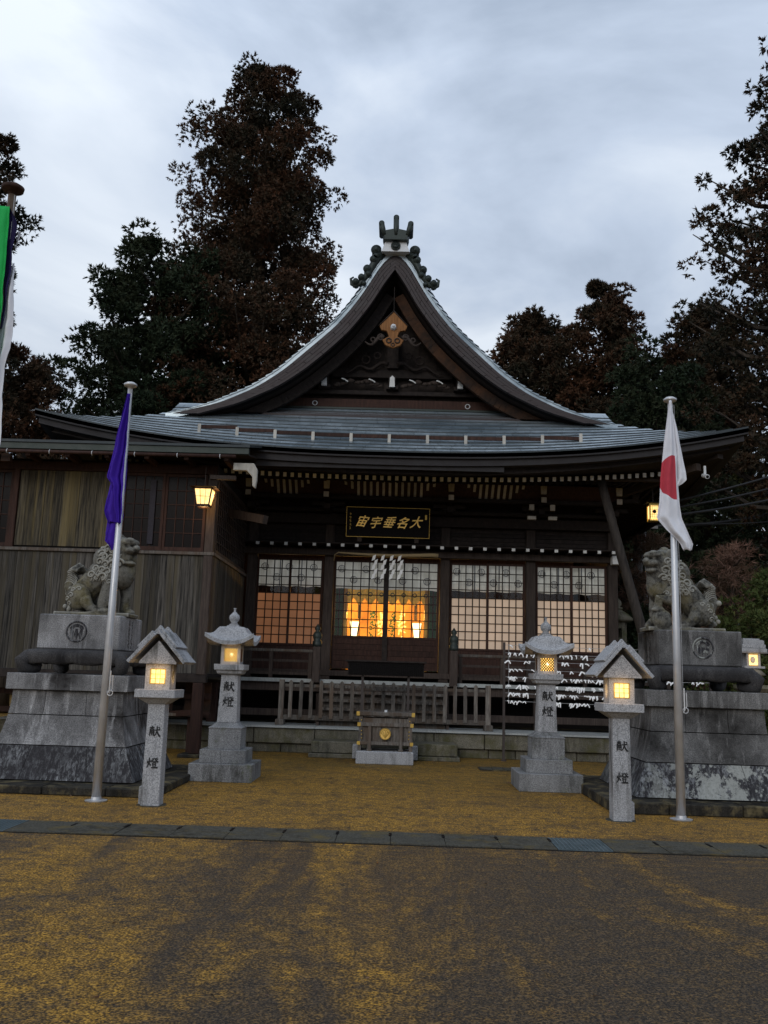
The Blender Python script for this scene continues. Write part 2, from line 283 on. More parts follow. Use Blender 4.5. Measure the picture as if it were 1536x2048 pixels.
# ------------------------------------------------------------------ mesh builder
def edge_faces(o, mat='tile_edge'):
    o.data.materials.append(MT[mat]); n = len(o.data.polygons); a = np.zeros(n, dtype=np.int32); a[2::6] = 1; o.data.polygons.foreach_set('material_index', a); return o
class MB:
    def __init__(s): s.v = []; s.f = []
    def add(s, vs, fs):
        n = len(s.v); s.v += [tuple(p) for p in vs]; s.f += [tuple(i + n for i in f) for f in fs]; return s
    def hexa(s, p):
        return s.add(p, [(0, 3, 2, 1), (4, 5, 6, 7), (0, 1, 5, 4), (1, 2, 6, 5), (2, 3, 7, 6), (3, 0, 4, 7)])
    def box(s, x0, x1, y0, y1, z0, z1):
        return s.hexa([(x0, y0, z0), (x1, y0, z0), (x1, y1, z0), (x0, y1, z0), (x0, y0, z1), (x1, y0, z1), (x1, y1, z1), (x0, y1, z1)])
    def cbox(s, cx, cy, w, d, z0, z1): return s.box(cx - w / 2, cx + w / 2, cy - d / 2, cy + d / 2, z0, z1)
    def frus(s, cx, cy, z0, z1, w0, d0, w1, d1):
        a, b, c, d = w0 / 2, d0 / 2, w1 / 2, d1 / 2
        return s.hexa([(cx - a, cy - b, z0), (cx + a, cy - b, z0), (cx + a, cy + b, z0), (cx - a, cy + b, z0), (cx - c, cy - d, z1), (cx + c, cy - d, z1), (cx + c, cy + d, z1), (cx - c, cy + d, z1)])
    def prism(s, pts, a0, a1, axis='y'):
        n = len(pts)
        def P(p, a): return (p[0], a, p[1]) if axis == 'y' else ((a, p[0], p[1]) if axis == 'x' else (p[0], p[1], a))
        vs = [P(p, a0) for p in pts] + [P(p, a1) for p in pts]
        fs = [tuple(range(n)), tuple(range(2 * n - 1, n - 1, -1))] + [(i, (i + 1) % n, (i + 1) % n + n, i + n) for i in range(n)]
        return s.add(vs, fs)
    def beam(s, p0, p1, w, h, up=(0, 0, 1)):
        p0, p1 = Vector(p0), Vector(p1); d = (p1 - p0).normalized(); u = Vector(up); sd = d.cross(u).normalized(); u = sd.cross(d)
        a, b = sd * w / 2, u * h / 2
        return s.hexa([p0 - a - b, p0 + a - b, p1 + a - b, p1 - a - b, p0 - a + b, p0 + a + b, p1 + a + b, p1 - a + b])
    def tube(s, pts, r, n=8, cap=True):
        pts = [Vector(p) for p in pts]; rs = r if isinstance(r, (list, tuple)) else [r] * len(pts)
        rings = []; u = None
        for i, p in enumerate(pts):
            d = (pts[min(i + 1, len(pts) - 1)] - pts[max(i - 1, 0)]).normalized()
            if u is None: u = d.orthogonal().normalized()
            u = (u - d * u.dot(d)); u = u.normalized() if u.length > 1e-6 else d.orthogonal().normalized()
            w = d.cross(u)
            rings.append([p + (u * math.cos(k * 2 * math.pi / n) + w * math.sin(k * 2 * math.pi / n)) * rs[i] for k in range(n)])
        vs = [q for g in rings for q in g]
        fs = [(i * n + k, i * n + (k + 1) % n, (i + 1) * n + (k + 1) % n, (i + 1) * n + k) for i in range(len(pts) - 1) for k in range(n)]
        if cap: fs += [tuple(range(n - 1, -1, -1)), tuple((len(pts) - 1) * n + k for k in range(n))]
        return s.add(vs, fs)
    def lathe(s, prof, cx=0, cy=0, n=16, sq=False):
        vs = []
        for r, z in prof:
            for k in range(n):
                a = 2 * math.pi * (k + (0.5 if sq else 0)) / n; q = r / math.cos(math.pi / 4) if sq else r
                vs.append((cx + q * math.cos(a), cy + q * math.sin(a), z))
        m = len(prof)
        fs = [(i * n + k, i * n + (k + 1) % n, (i + 1) * n + (k + 1) % n, (i + 1) * n + k) for i in range(m - 1) for k in range(n)]
        fs += [tuple(range(n - 1, -1, -1)), tuple((m - 1) * n + k for k in range(n))]
        return s.add(vs, fs)
    def ball(s, c, r, n=10, m=6, sc=(1, 1, 1)):
        vs = []
        for i in range(m + 1):
            t = math.pi * i / m
            for k in range(n):
                a = 2 * math.pi * k / n; vs.append((c[0] + r * sc[0] * math.sin(t) * math.cos(a), c[1] + r * sc[1] * math.sin(t) * math.sin(a), c[2] + r * sc[2] * math.cos(t)))
        return s.add(vs, [(i * n + k, i * n + (k + 1) % n, (i + 1) * n + (k + 1) % n, (i + 1) * n + k) for i in range(m) for k in range(n)])
    def torus(s, c, R_, r, axis='y', n=24, m=6, a0=0, a1=2 * math.pi):
        pts = []
        for k in range(n + 1):
            a = a0 + (a1 - a0) * k / n; u, w = R_ * math.cos(a), R_ * math.sin(a)
            pts.append((c[0] + u, c[1], c[2] + w) if axis == 'y' else ((c[0], c[1] + u, c[2] + w) if axis == 'x' else (c[0] + u, c[1] + w, c[2])))
        return s.tube(pts, r, m)
    def grid(s, fn, nu, nv, th=None):
        """fn(i/nu, j/nv) -> point; th: vector thickness offset"""
        a = [[Vector(fn(i / nu, j / nv)) for j in range(nv + 1)] for i in range(nu + 1)]
        vs = [p for r in a for p in r]; fs = [(i * (nv + 1) + j, (i + 1) * (nv + 1) + j, (i + 1) * (nv + 1) + j + 1, i * (nv + 1) + j + 1) for i in range(nu) for j in range(nv)]
        if th is None: return s.add(vs, fs)
        t = Vector(th); N = len(vs); vs2 = vs + [p + t for p in vs]; f2 = fs + [tuple(k + N for k in reversed(f)) for f in fs]
        w = nv + 1
        for i in range(nu): f2 += [(i * w, i * w + N, (i + 1) * w + N, (i + 1) * w), (i * w + nv, (i + 1) * w + nv, (i + 1) * w + nv + N, i * w + nv + N)]
        for j in range(nv): f2 += [(j, j + 1, j + 1 + N, j + N), (nu * w + j, nu * w + j + N, nu * w + j + 1 + N, nu * w + j + 1)]
        return s.add(vs2, f2)
    def mesh(s, name, mat, smooth=False):
        me = bpy.data.meshes.new(name); me.from_pydata(s.v, [], s.f); me.materials.append(MT[mat] if isinstance(mat, str) else mat)
        if smooth: me.polygons.foreach_set('use_smooth', [True] * len(me.polygons))
        import bmesh
        b = bmesh.new(); b.from_mesh(me); bmesh.ops.recalc_face_normals(b, faces=b.faces); b.to_mesh(me); b.free()
        me.update(); return me
    def build(s, name, mat, parent=None, smooth=False, bevel=0, kind=None, world=False, label=None):
        o = bpy.data.objects.new(name, s.mesh(name, mat, smooth)); COL.objects.link(o)
        if parent is not None:
            o.parent = parent
            if world: o.location = -Vector(wloc(parent))
        if bevel:
            m = o.modifiers.new('b', 'BEVEL'); m.width = bevel; m.segments = 1; m.limit_method = 'ANGLE'
        if kind: o['kind'] = kind
        if label: o['label'] = label
        return o
def wloc(o):
    v = Vector((0, 0, 0))
    while o is not None: v += Vector(o.location); o = o.parent
    return v
def thing(name, label, cat, loc=(0, 0, 0), group=None, kind=None, rz=0):
    o = bpy.data.objects.new(name, None); COL.objects.link(o); o.location = loc; o.rotation_euler.z = rz; o.empty_display_size = 0.2
    if kind: o['kind'] = kind
    else: o['category'] = cat
    o['label'] = label
    if group: o['group'] = group
    return o
def tag(o, label, cat, group=None):
    o['label'] = label; o['category'] = cat
    if group: o['group'] = group
    return o
def inst(name, me, parent, loc, rot=(0, 0, 0), sc=(1, 1, 1)):
    o = bpy.data.objects.new(name, me); COL.objects.link(o); o.parent = parent; o.location = loc; o.rotation_euler = rot; o.scale = sc; return o
def dup(o, parent=None):
    c = o.copy(); COL.objects.link(c); c.parent = parent
    for ch in [x for x in SC.objects if x.parent == o]: dup(ch, c)
    return c
def textmesh(s, size, ext=0.004, off=0.0, shear=0.0):
    cu = bpy.data.curves.new('lettering', 'FONT'); cu.body = s; cu.size = size; cu.extrude = ext; cu.offset = off; cu.shear = shear
    cu.align_x = 'CENTER'; cu.align_y = 'CENTER'; cu.resolution_u = 4
    o = bpy.data.objects.new('lettering', cu); COL.objects.link(o)
    dg = bpy.context.evaluated_depsgraph_get(); me = bpy.data.meshes.new_from_object(o.evaluated_get(dg)); bpy.data.objects.remove(o); return me
def lerp(a, b, t): return a + (b - a) * t
def interp(x, pts):
    if x <= pts[0][0]: return pts[0][1]
    for (a, b), (c, d) in zip(pts, pts[1:]):
        if x <= c: return b + (d - b) * (x - a) / (c - a)
    return pts[-1][1]

for k_ in ('concrete', 'grate', 'paving'):
    for n_ in MT[k_].node_tree.nodes:
        if n_.type == 'BSDF_PRINCIPLED': n_.inputs['Specular IOR Level'].default_value = .06
# ================================================================== GROUND
def gfn(u, v): return (-400 + 800 * u, -60 + 760 * v, 0)
g = MB().grid(gfn, 8, 8).build('ground', 'ground'); g['kind'] = 'structure'; g['label'] = 'mossy golden brown asphalt court'

dr = thing('drain_channel', 'concrete drain channel crossing the court', None, (0, 8.8, 0), kind='structure')
bm = MB(); bm.box(-0.247, 0.247, -0.305, 0.305, -0.05, 0.012); slab = bm.mesh('drain_slab', 'concrete')
hol = MB().prism([(-0.012, 0.04), (0.014, 0.05), (0.014, 0.2), (-0.012, 0.19)], 0.0125, 0.0165, 'z').mesh('lifting_slot', 'black')
bm = MB()
for k in range(13): bm.box(-0.245 + k * 0.04, -0.235 + k * 0.04, -0.3, 0.3, -0.01, 0.012)
for k in range(16): bm.box(-0.245, 0.245, -0.3 + k * 0.039, -0.293 + k * 0.039, -0.012, 0.010)
grt = bm.mesh('drain_grate', 'grate')
bed = MB().box(-7, 7, -0.33, 0.33, -0.3, 0.003).build('channel_bed', 'black', dr)
for i in range(-7, 17):
    x = -3.5 + i * 0.5 + 0.25
    if i in (-1, 10): inst('drain_grate', grt, dr, (x, 0, 0))
    else:
        s_ = inst('drain_slab', slab, dr, (x, random.uniform(-.004, .004), random.uniform(-0.003, 0.003)), (random.uniform(-.004, .004), random.uniform(-.004, .004), 0))
        inst('lifting_slot', hol, s_, (0.245, 0.02, 0))

# ================================================================== SHRINE HALL
AX = -0.24
H = thing('shrine_hall', 'large dark timber shrine hall with curved gabled copper roof', 'shrine', (AX, 19.8, 0))
def B(mb, name, mat, parent=None, **k): return mb.build(name, mat, parent or H, world=True, **k)
HW, Y0, YB = 6.75, 16.5, 28.5
def U(c): s_ = max(0, 1 - max(c, 0) / HW); return 0.64 * s_ ** 2.5
def Pk(t): return 0.5 * t + 0.032 * t * t
def zskirt(c, t): return 5.63 + U(c) * max(0, 1 - t / 2.6) + Pk(t)
PROF = [(0, 10.62), (.12, 10.55), (.25, 10.43), (.38, 10.22), (.65, 9.73), (.92, 9.33), (1.28, 8.88), (1.75, 8.44), (2.4, 7.82), (2.97, 7.42), (3.75, 7.06), (4.3, 6.88), (4.75, 6.79)]
def prof(a):
    # smooth (quadratic) reading of the table
    h = 0.12; return (interp(max(a - h, 0), PROF) + 2 * interp(a, PROF) + interp(a + h, PROF)) / 4 if a < 4.6 else interp(a, PROF)
def pnorm(a):
    d = (prof(a + .05) - prof(max(a - .05, 0))) / (.1 if a > .05 else .05 + a); n = Vector((-d, 1)).normalized(); return n  # (outward x, z)
def mino(y): t = min(max((y - 18.3) / 0.8, 0), 1); return 0.22 * math.sin(t * math.pi / 2)
def rmain(side, a, y, off=0.0):
    n = pnorm(a); o = (mino(y) + off) * min(1, max(0, (4.9 - a) / 1.6)); return (AX + side * (a + n.x * o), y, prof(a) + n.y * o + (0 if a < 4 else 0))
roof = MB()
for side in (-1, 1):
    roof.grid(lambda u, v: rmain(side, 4.75 * u, 18.3 + (YB - 18.3) * v ** 2.2), 40, 14, (0, 0, -0.12))
def front(u, t, dz=0.0):
    hw = HW - min(t, 2.0); x = (2 * u - 1) * hw; c = HW - abs(x) - 0 * t; return (AX + x, Y0 + t, zskirt(max(0, HW - abs(x) - t * 0.0), t) + dz)
def zf(x, t): return zskirt(HW - abs(x - AX), t)
roof.grid(lambda u, v: front(u, 2.9 * v), 48, 10, (0, 0, -0.08))
for side in (-1, 1):
    def sf(u, v):
        d = 2.0 * u; y = Y0 + d + (YB - Y0 - d) * v; return (AX + side * (HW - d), y, zskirt(min(y - Y0, YB - y + 6), d))
    roof.grid(sf, 8, 24, (0, 0, -0.08))
ROOF = B(roof, 'roof', 'tile', smooth=False)
# eave edge: two stepped layers and the brown board beneath, swept round the eaves
def eave(o, z0, z1, th, mb):
    def ring(p0, p1, fn, n):
        def fa(u, v): x, y, c = fn(u); return (x, y, 5.63 + U(c))
        for i in range(n):
            a, b = fn(i / n), fn((i + 1) / n); za, zb = 5.63 + U(a[2]), 5.63 + U(b[2]); na, nb = a[3], b[3]
            mb.hexa([(a[0], a[1], za + z0), (b[0], b[1], zb + z0), (b[0] + nb[0] * th, b[1] + nb[1] * th, zb + z0), (a[0] + na[0] * th, a[1] + na[1] * th, za + z0),
                     (a[0], a[1], za + z1), (b[0], b[1], zb + z1), (b[0] + nb[0] * th, b[1] + nb[1] * th, zb + z1), (a[0] + na[0] * th, a[1] + na[1] * th, za + z1)])
    w = HW - o
    ring(0, 0, lambda u: (AX - w + 2 * w * u, Y0 + o, w - abs(2 * u - 1) * w, (-(2 * u - 1) * 1.0 if abs(2 * u - 1) > .999 else 0, 1)), 48)
    for sd in (-1, 1):
        ring(0, 0, lambda u: (AX + sd * w, Y0 + o + (YB - Y0 - o) * u, (YB - Y0 - o) * u, (-sd, 1 if u < .001 else 0)), 20)
m1 = MB(); eave(0.0, -0.11, 0.01, 0.3, m1); B(m1, 'eave_edge', 'fascia', ROOF.parent)
m1 = MB(); eave(0.06, -0.24, -0.112, 0.3, m1); B(m1, 'eave_board', 'fascia')
m1 = MB(); eave(0.28, -0.36, -0.20, 0.12, m1); B(m1, 'eave_beam', 'wood_dark')
# soffit
sof = MB()
def soff(x, y):
    d = min(y - Y0, HW - abs(x - AX)); c = max(y - Y0, HW - abs(x - AX)); return 5.63 + U(c if d < c else c) * max(0, 1 - d / 2.6) - 0.25 + 0.05 * max(min(d, 1.1) - .2, 0) + 0.30 * max(d - 1.1, 0)
sof.grid(lambda u, v: (lambda hw, y: (AX - hw + 2 * hw * u, y, soff(AX - hw + 2 * hw * u, y)))(HW - .25, Y0 + .25 + 3.1 * v), 48, 8, (0, 0, .02))
for sd in (-1, 1):
    sof.grid(lambda u, v: (AX + sd * (HW - .25 - 2.0 * u), 19.85 + (YB - 19.9) * v, soff(AX + sd * (HW - .25 - 2.0 * u), 19.85 + (YB - 19.9) * v)), 8, 16, (0, 0, .02))
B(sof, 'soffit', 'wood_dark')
# rafters
def rafter(p0, p1, w=0.065, h=0.085, cap=True):
    d = (Vector(p1) - Vector(p0)).normalized()
    r_ = B(MB().beam(p0, p1, w, h), 'rafter', 'wood_dark')
    if cap:
        c = MB().beam(Vector(p0) - d * 0.008, Vector(p0) + d * 0.001, w + .002, h + .002).build('rafter_end', 'wood_white', r_)
x = AX - 5.9
while x < AX + 6.0:
    y0 = 17.45; rafter((x, y0, soff(x, y0) - 0.09), (x, 19.7, soff(x, 19.6) - 0.09)); x += 0.148
x = AX - 4.7
while x < AX + 4.9:
    y0 = 17.95; rafter((x, y0, soff(x, y0) - 0.16), (x, 19.0, soff(x, 19.0) - 0.16), 0.05, 0.06, False); x += 0.148
y = 19.9
while y < 28:
    rafter((AX + 6.2, y, soff(AX + 6.2, y) - 0.06), (AX + 4.9, y, soff(AX + 4.9, y) - 0.06), 0.07, 0.09, False); y += 0.2
y = 18.0
while y < 19.85:
    rafter((AX + 6.0, y, soff(AX + 6.0, y) - 0.07), (AX + 4.9 + max(0, 19.2 - y) * .6, y, soff(AX + 4.9, y) - 0.1), 0.07, 0.09, False); y += 0.2
B(MB().beam((AX + 6.35, 16.9, 5.86), (AX + 4.6, 19.6, 5.55), .16, .2), 'hip_rafter', 'wood_dark')
B(MB().beam((AX + 5.95, 16.95, 5.60), (AX + 4.6, 19.4, 5.35), .12, .14), 'hip_rafter', 'wood_post')
B(MB().box(AX - 5.6, AX + 5.6, 17.62, 17.72, 5.44, 5.50), 'purlin', 'wood_post')
# roof tiles on the front skirt
EXP, TW = 0.235, 0.33
tf = MB(); ntile = 0
def tilebox(x0, x1, t0, t1):
    a = zf(x0, t0); b = zf(x1, t0); c = zf(x1, t1); d = zf(x0, t1); l = 0.034; y0, y1 = Y0 + t0, Y0 + t1
    return [(x0, y0, a + .001), (x1, y0, b + .001), (x1, y1, c - .01), (x0, y1, d - .01), (x0, y0, a + l), (x1, y0, b + l), (x1, y1, c + .006), (x0, y1, d + .006)]
for r_ in range(12):
    t0 = -0.03 + r_ * EXP; t1 = t0 + EXP + 0.03; hw = HW - max(0, min(t0, 2.0)); x = AX - hw + (0.5 * TW if r_ % 2 else 0) - TW
    while x < AX + hw:
        a, b = max(x, AX - hw), min(x + TW, AX + hw); x += TW
        if b - a < 0.03: continue
        q = tilebox(a + .003, b - .003, t0, t1)
        if ntile < 298:
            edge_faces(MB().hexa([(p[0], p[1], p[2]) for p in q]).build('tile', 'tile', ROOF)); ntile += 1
        else: tf.hexa(q)
# courses on the curved main slopes
for side in (-1, 1):
    cs = MB(); a = 0.3
    while a < 4.6:
        s0 = rmain(side, a, 18.3, .012); nn = pnorm(a); da = 0.15 * nn.y + 0.02
        for ya, yb in ((18.28, 18.45), (18.45, 18.65), (18.65, 18.9), (18.9, 19.4), (19.4, 20.4)):
            p = [rmain(side, a + da * 1.1, ya, .0), rmain(side, a + da * 1.1, yb, .0), rmain(side, a, yb, -.01), rmain(side, a, ya, -.01),
                 rmain(side, a + da * 1.1, ya, .034), rmain(side, a + da * 1.1, yb, .034), rmain(side, a, yb, .004), rmain(side, a, ya, .004)]
            cs.hexa([p[0], p[1], p[2], p[3], p[4], p[5], p[6], p[7]])
        a += da
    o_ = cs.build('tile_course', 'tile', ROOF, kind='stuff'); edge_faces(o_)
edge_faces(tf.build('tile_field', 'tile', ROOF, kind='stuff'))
# brown flashing rows under the gable
fl = MB()
for k in range(5): fl.box(AX - 3.6 + k * .1, AX + 3.6 - k * .1, 18.75 + k * .13, 18.95 + k * .13, 6.93 + k * .065, 6.985 + k * .065)
B(fl, 'flashing', 'tile_brown')
B(MB().box(AX - 2.75, AX + 2.75, 19.2, 19.3, 7.25, 7.29), 'flashing', 'copper_dark')
# snow guard rail on the skirt
sg = thing('snow_guard', 'long brown snow guard rail with pale brackets above the front eave', 'snow guard', (AX, 17.15, 6.0))
for k in range(10):
    xa = -3.74 + k * .748; MB().box(xa + .01, xa + .738, 0, .03, zf(AX + xa, .65) - 6.0 + .09, zf(AX + xa, .65) - 6.0 + .16).build('rail', 'wood_red', sg)
for k in range(11):
    xa = -3.74 + k * .748; MB().box(xa - .03, xa + .03, -.03, -.001, zf(AX + xa, .65) - 6.0 + .0, zf(AX + xa, .65) - 6.0 + .17).build('bracket', 'wood_rib', sg)
# bargeboards
INN = [(0, 10.10), (.22, 9.78), (.49, 9.29), (.92, 8.69), (1.36, 8.24), (1.86, 7.79), (2.38, 7.42), (3.19, 7.03), (4.02, 6.78)]
OUT = [(0.0, 10.52), (.25, 10.43), (.38, 10.22), (.65, 9.73), (.92, 9.33), (1.28, 8.88), (1.75, 8.44), (2.4, 7.82), (2.97, 7.41), (3.75, 7.04), (4.75, 6.79)]
def curve(pts, n):
    # resample by arc length, lightly smoothed
    P = [Vector(p) for p in pts]; L = [0]
    for a, b in zip(P, P[1:]): L.append(L[-1] + (b - a).length)
    out = []
    for i in range(n + 1):
        s_ = L[-1] * i / n
        for k in range(len(P) - 1):
            if s_ <= L[k + 1] + 1e-9: out.append(P[k].lerp(P[k + 1], (s_ - L[k]) / (L[k + 1] - L[k]))); break
    for _ in range(3): out = [out[0]] + [(out[i - 1] + out[i] * 2 + out[i + 1]) / 4 for i in range(1, n)] + [out[-1]]
    return out
NB = 44
ci, co = curve(INN, NB), curve(OUT, NB)
for side in (-1, 1):
    core = MB()
    for i in range(NB):
        q = [ci[i], ci[i + 1], co[i + 1], co[i]]
        core.hexa([(AX + side * p.x, 18.34, p.y) for p in q] + [(AX + side * p.x, 18.5, p.y) for p in q])
    bb = B(core, 'bargeboard', 'black')  # black core paints the shade lines in the grooves between plates
    for k in range(5):
        f0, f1 = k / 5 + .018, (k + 1) / 5 - .018; yf = 18.22 + .022 * k
        for j in range(-(k * 2 % 5), NB, 5):
            m_ = MB()
            if j + 5 <= 0: continue
            for i in range(max(j, 0), min(j + 5, NB)):
                e0 = 0.014 if i == j else 0; 
                pa, pb = ci[i].lerp(co[i], f0), ci[i].lerp(co[i], f1); pc, pd = ci[i + 1].lerp(co[i + 1], f1), ci[i + 1].lerp(co[i + 1], f0)
                pa, pb = pa.lerp(pd, e0 * 6), pb.lerp(pc, e0 * 6)
                q = [pa, pd, pc, pb]; m_.hexa([(AX + side * p.x, yf, p.y) for p in q] + [(AX + side * p.x, 18.345, p.y) for p in q])
            m_.build('copper_plate', 'tile_brown', bb)
    # inner verge board set back
    m2 = MB()
    for i in range(3, NB - 3):
        a, b = ci[i], ci[i + 1]; n_ = Vector((-(b - a).y, (b - a).x)).normalized(); n_ = n_ if n_.y < 0 else -n_
        q = [a + n_ * .02, b + n_ * .02, b + n_ * .24, a + n_ * .24]; m2.hexa([(AX + side * p.x, 18.75, p.y) for p in q] + [(AX + side * p.x, 18.86, p.y) for p in q])
    B(m2, 'inner_bargeboard', 'wood_orange' if side > 0 else 'wood_dark', label='orange brown inner gable board' if side > 0 else 'dark inner gable board')
    m2 = MB()
    for i in range(2, NB):
        a, b = ci[i - 1], ci[i] if i < NB else ci[i]; m2.hexa([(AX + side * a.x, 18.5, a.y), (AX + side * b.x, 18.5, b.y), (AX + side * b.x, 19.5, b.y + .05), (AX + side * a.x, 19.5, a.y + .05), (AX + side * a.x, 18.5, a.y + .05), (AX + side * b.x, 18.5, b.y + .05), (AX + side * b.x, 19.5, b.y + .1), (AX + side * a.x, 19.5, a.y + .1)])
    B(m2, 'gable_soffit', 'wood_dark')
# gable wall
gw = MB(); gp = [(AX - c.x, c.y + .1) for c in reversed(ci)] + [(AX + c.x, c.y + .1) for c in ci[1:]] + [(AX + 4.0, 6.5), (AX - 4.0, 6.5)]
gw.prism(gp, 19.5, 19.6); B(gw, 'gable_wall', 'wood_dark')
for i in range(13):
    xx = -2.4 + i * .4; top = interp(abs(xx) + .05, [(c.x, c.y) for c in ci]) - .08
    if top > 7.5: B(MB().box(AX + xx - .19, AX + xx + .19, 19.47 + .004 * (i % 2), 19.5, 7.25, top), 'gable_board', 'wood_dark')
for (z0, z1, w, y) in ((8.02, 8.22, 1.35, 19.3), (7.62, 7.72, 1.95, 19.3), (7.30, 7.50, 2.6, 19.25)):
    B(MB().box(AX - w, AX + w, y, 19.46, z0, z1), 'gable_beam', 'wood_dark' if z1 > 7.6 else 'wood_red', bevel=.01)
for xx in (-1.5, 0, 1.5):
    B(MB().cbox(AX + xx, 19.3, .26, .3, 7.72, 7.80).cbox(AX + xx, 19.3, .16, .34, 7.80, 8.02), 'bracket_block', 'wood_dark')
    B(MB().prism([(AX + xx - .06, 7.74), (AX + xx + .06, 7.74), (AX + xx + .05, 7.95), (AX + xx, 8.0), (AX + xx - .05, 7.95)], 19.06, 19.12), 'white_block', 'wood_white')
for xx in (-.75, .75):   # carved dragon-like panels between the blocks
    m_ = MB(); rr = random.Random(int(xx * 100))
    for k in range(26):
        t_ = k / 25; m_.ball((AX + xx - .5 + t_ + rr.uniform(-.02, .02), 19.22 + rr.uniform(-.03, .03), 7.78 + .13 * math.sin(t_ * math.pi) * rr.uniform(.3, 1.2) + rr.uniform(0, .03)), rr.uniform(.03, .065), 7, 5, (1.3, .7, .8))
    B(m_, 'carved_panel', 'wood_post', smooth=True)
    for s_ in (-.3, .3): B(MB().tube([(AX + xx + s_ - .07, 19.14, 7.93), (AX + xx + s_, 19.12, 7.90), (AX + xx + s_ + .07, 19.14, 7.86)], .014, 6), 'carved_tip', 'wood_white')
for xx in (-1.7, 1.68): B(MB().torus((AX + xx, 19.23, 7.38), .05, .008), 'iron_ring', 'plaster')
B(MB().box(AX - .12, AX + .12, 19.2, 19.45, 8.22, 8.95), 'king_post', 'wood_dark')
m_ = MB()
for s_ in (-1, 1):
    m_.tube([(AX + s_ * (.1 + .09 * k), 19.2, 8.3 + .06 * math.sin(k * 1.1) - .015 * k) for k in range(12)], [.05 - .003 * k for k in range(12)], 6)
    m_.torus((AX + s_ * .6, 19.2, 8.4), .09, .02); m_.torus((AX + s_ * .35, 19.2, 8.5), .07, .02)
B(m_, 'carved_cloud', 'wood_dark', smooth=True)
# gable pendant (gegyo)
gy = B(MB().prism([(AX, 9.22), (AX + .30, 8.90), (AX + .26, 8.80), (AX + .14, 8.78), (AX + .09, 8.66), (AX + .23, 8.58), (AX + .16, 8.46), (AX, 8.40), (AX - .16, 8.46), (AX - .23, 8.58), (AX - .09, 8.66), (AX - .14, 8.78), (AX - .26, 8.80), (AX - .30, 8.90)], 18.42, 18.5), 'pendant', 'wood_pendant', bevel=.008)
m_ = MB()
for s_ in (-1, 1):
    m_.tube([(AX, 18.41, 9.235), (AX + s_ * .315, 18.41, 8.895)], .012, 6)
    m_.tube([(AX + s_ * (.2 + .05 * k), 18.45, 8.60 + .07 * math.sin(k * .8 + .4) - .012 * k) for k in range(9)], [.055 - .005 * k for k in range(9)], 7)
    m_.torus((AX + s_ * .27, 18.43, 8.64), .06, .02); m_.torus((AX + s_ * .43, 18.43, 8.58), .045, .018); m_.torus((AX + s_ * .09, 18.405, 8.56), .05, .014)
m_.torus((AX, 18.405, 8.47), .035, .01)
m_.build('carved_wing', 'wood_post', gy, smooth=True)
MB().tube([(AX, 18.34, 8.86), (AX, 18.43, 8.86)], [.055, .075], 6).ball((AX, 18.33, 8.86), .035, 8, 5).build('boss', 'plaster', gy)
B(MB().box(AX - .008, AX + .008, 18.44, 18.46, 9.2, 9.8), 'pendant_rod', 'wood_dark')
# ridge ornament
rg = B(MB().box(AX - .17, AX + .17, 18.5, YB, 10.35, 10.78).box(AX - .24, AX + .24, 18.5, YB, 10.78, 10.84), 'ridge', 'copper_dark')
B(MB().hexa([(AX - .30, 18.1, 10.46), (AX + .30, 18.1, 10.46), (AX + .30, 18.5, 10.46), (AX - .30, 18.5, 10.46), (AX - .22, 18.1, 10.70), (AX + .22, 18.1, 10.70), (AX + .22, 18.5, 10.70), (AX - .22, 18.5, 10.70)]), 'ridge_end', 'plaster')
B(MB().torus((AX, 18.08, 10.58), .085, .02).tube([(AX, 18.06, 10.58), (AX, 18.1, 10.58)], .08, 16).torus((AX, 18.06, 10.58), .04, .014), 'ridge_crest', 'copper_dark', smooth=True)
B(MB().prism([(AX - .24, 10.70), (AX + .24, 10.70), (AX + .29, 10.90), (AX + .1, 10.94), (AX, 10.96), (AX - .1, 10.94), (AX - .29, 10.90)], 18.02, 18.55).box(AX - .26, AX + .26, 18.0, 18.5, 10.68, 10.72), 'ridge_cap', 'copper_dark', bevel=.01)
for xx, zt in ((-.285, 11.06), (0, 11.20), (.285, 11.06)):
    m_ = MB(); m_.tube([(AX + xx * .85, 18.05, 10.80), (AX + xx * 1.0, 18.05, 10.95), (AX + xx * 1.1, 18.05, zt)], [.045, .058, .062], 10).tube([(AX + xx * 1.1, 18.0, zt), (AX + xx * 1.1, 18.6, zt)], .062, 12)
    B(m_, 'ridge_horn', 'copper_dark', smooth=True)
for s_ in (-1, 1):
    m_ = MB(); rr = random.Random(3)
    for (dx, z, r_) in ((.42, 10.56, .12), (.46, 10.34, .10), (.40, 10.42, .09), (.60, 10.12, .095), (.57, 10.0, .07), (.72, 9.92, .08), (.84, 9.82, .075), (.66, 9.78, .05)):
        m_.torus((AX + s_ * dx, 18.25, z), r_ * .62, r_ * .36, n=16, m=6); m_.ball((AX + s_ * dx, 18.22, z), r_ * .42, 8, 6); m_.tube([(AX + s_ * dx, 18.2, z), (AX + s_ * dx, 18.5, z)], r_ * .8, 10)
    m_.tube([(AX + s_ * .3, 18.3, 10.5), (AX + s_ * .45, 18.3, 10.28), (AX + s_ * .58, 18.3, 10.02), (AX + s_ * .75, 18.3, 9.78), (AX + s_ * .9, 18.3, 9.72)], [.1, .09, .08, .06, .03], 8)
    m_.tube([(AX + s_ * .82, 18.3, 9.72), (AX + s_ * .93, 18.3, 9.78), (AX + s_ * .95, 18.3, 9.9), (AX + s_ * .89, 18.3, 9.94)], [.04, .04, .03, .02], 6)
    B(m_, 'ridge_scroll', 'copper_dark', smooth=True)

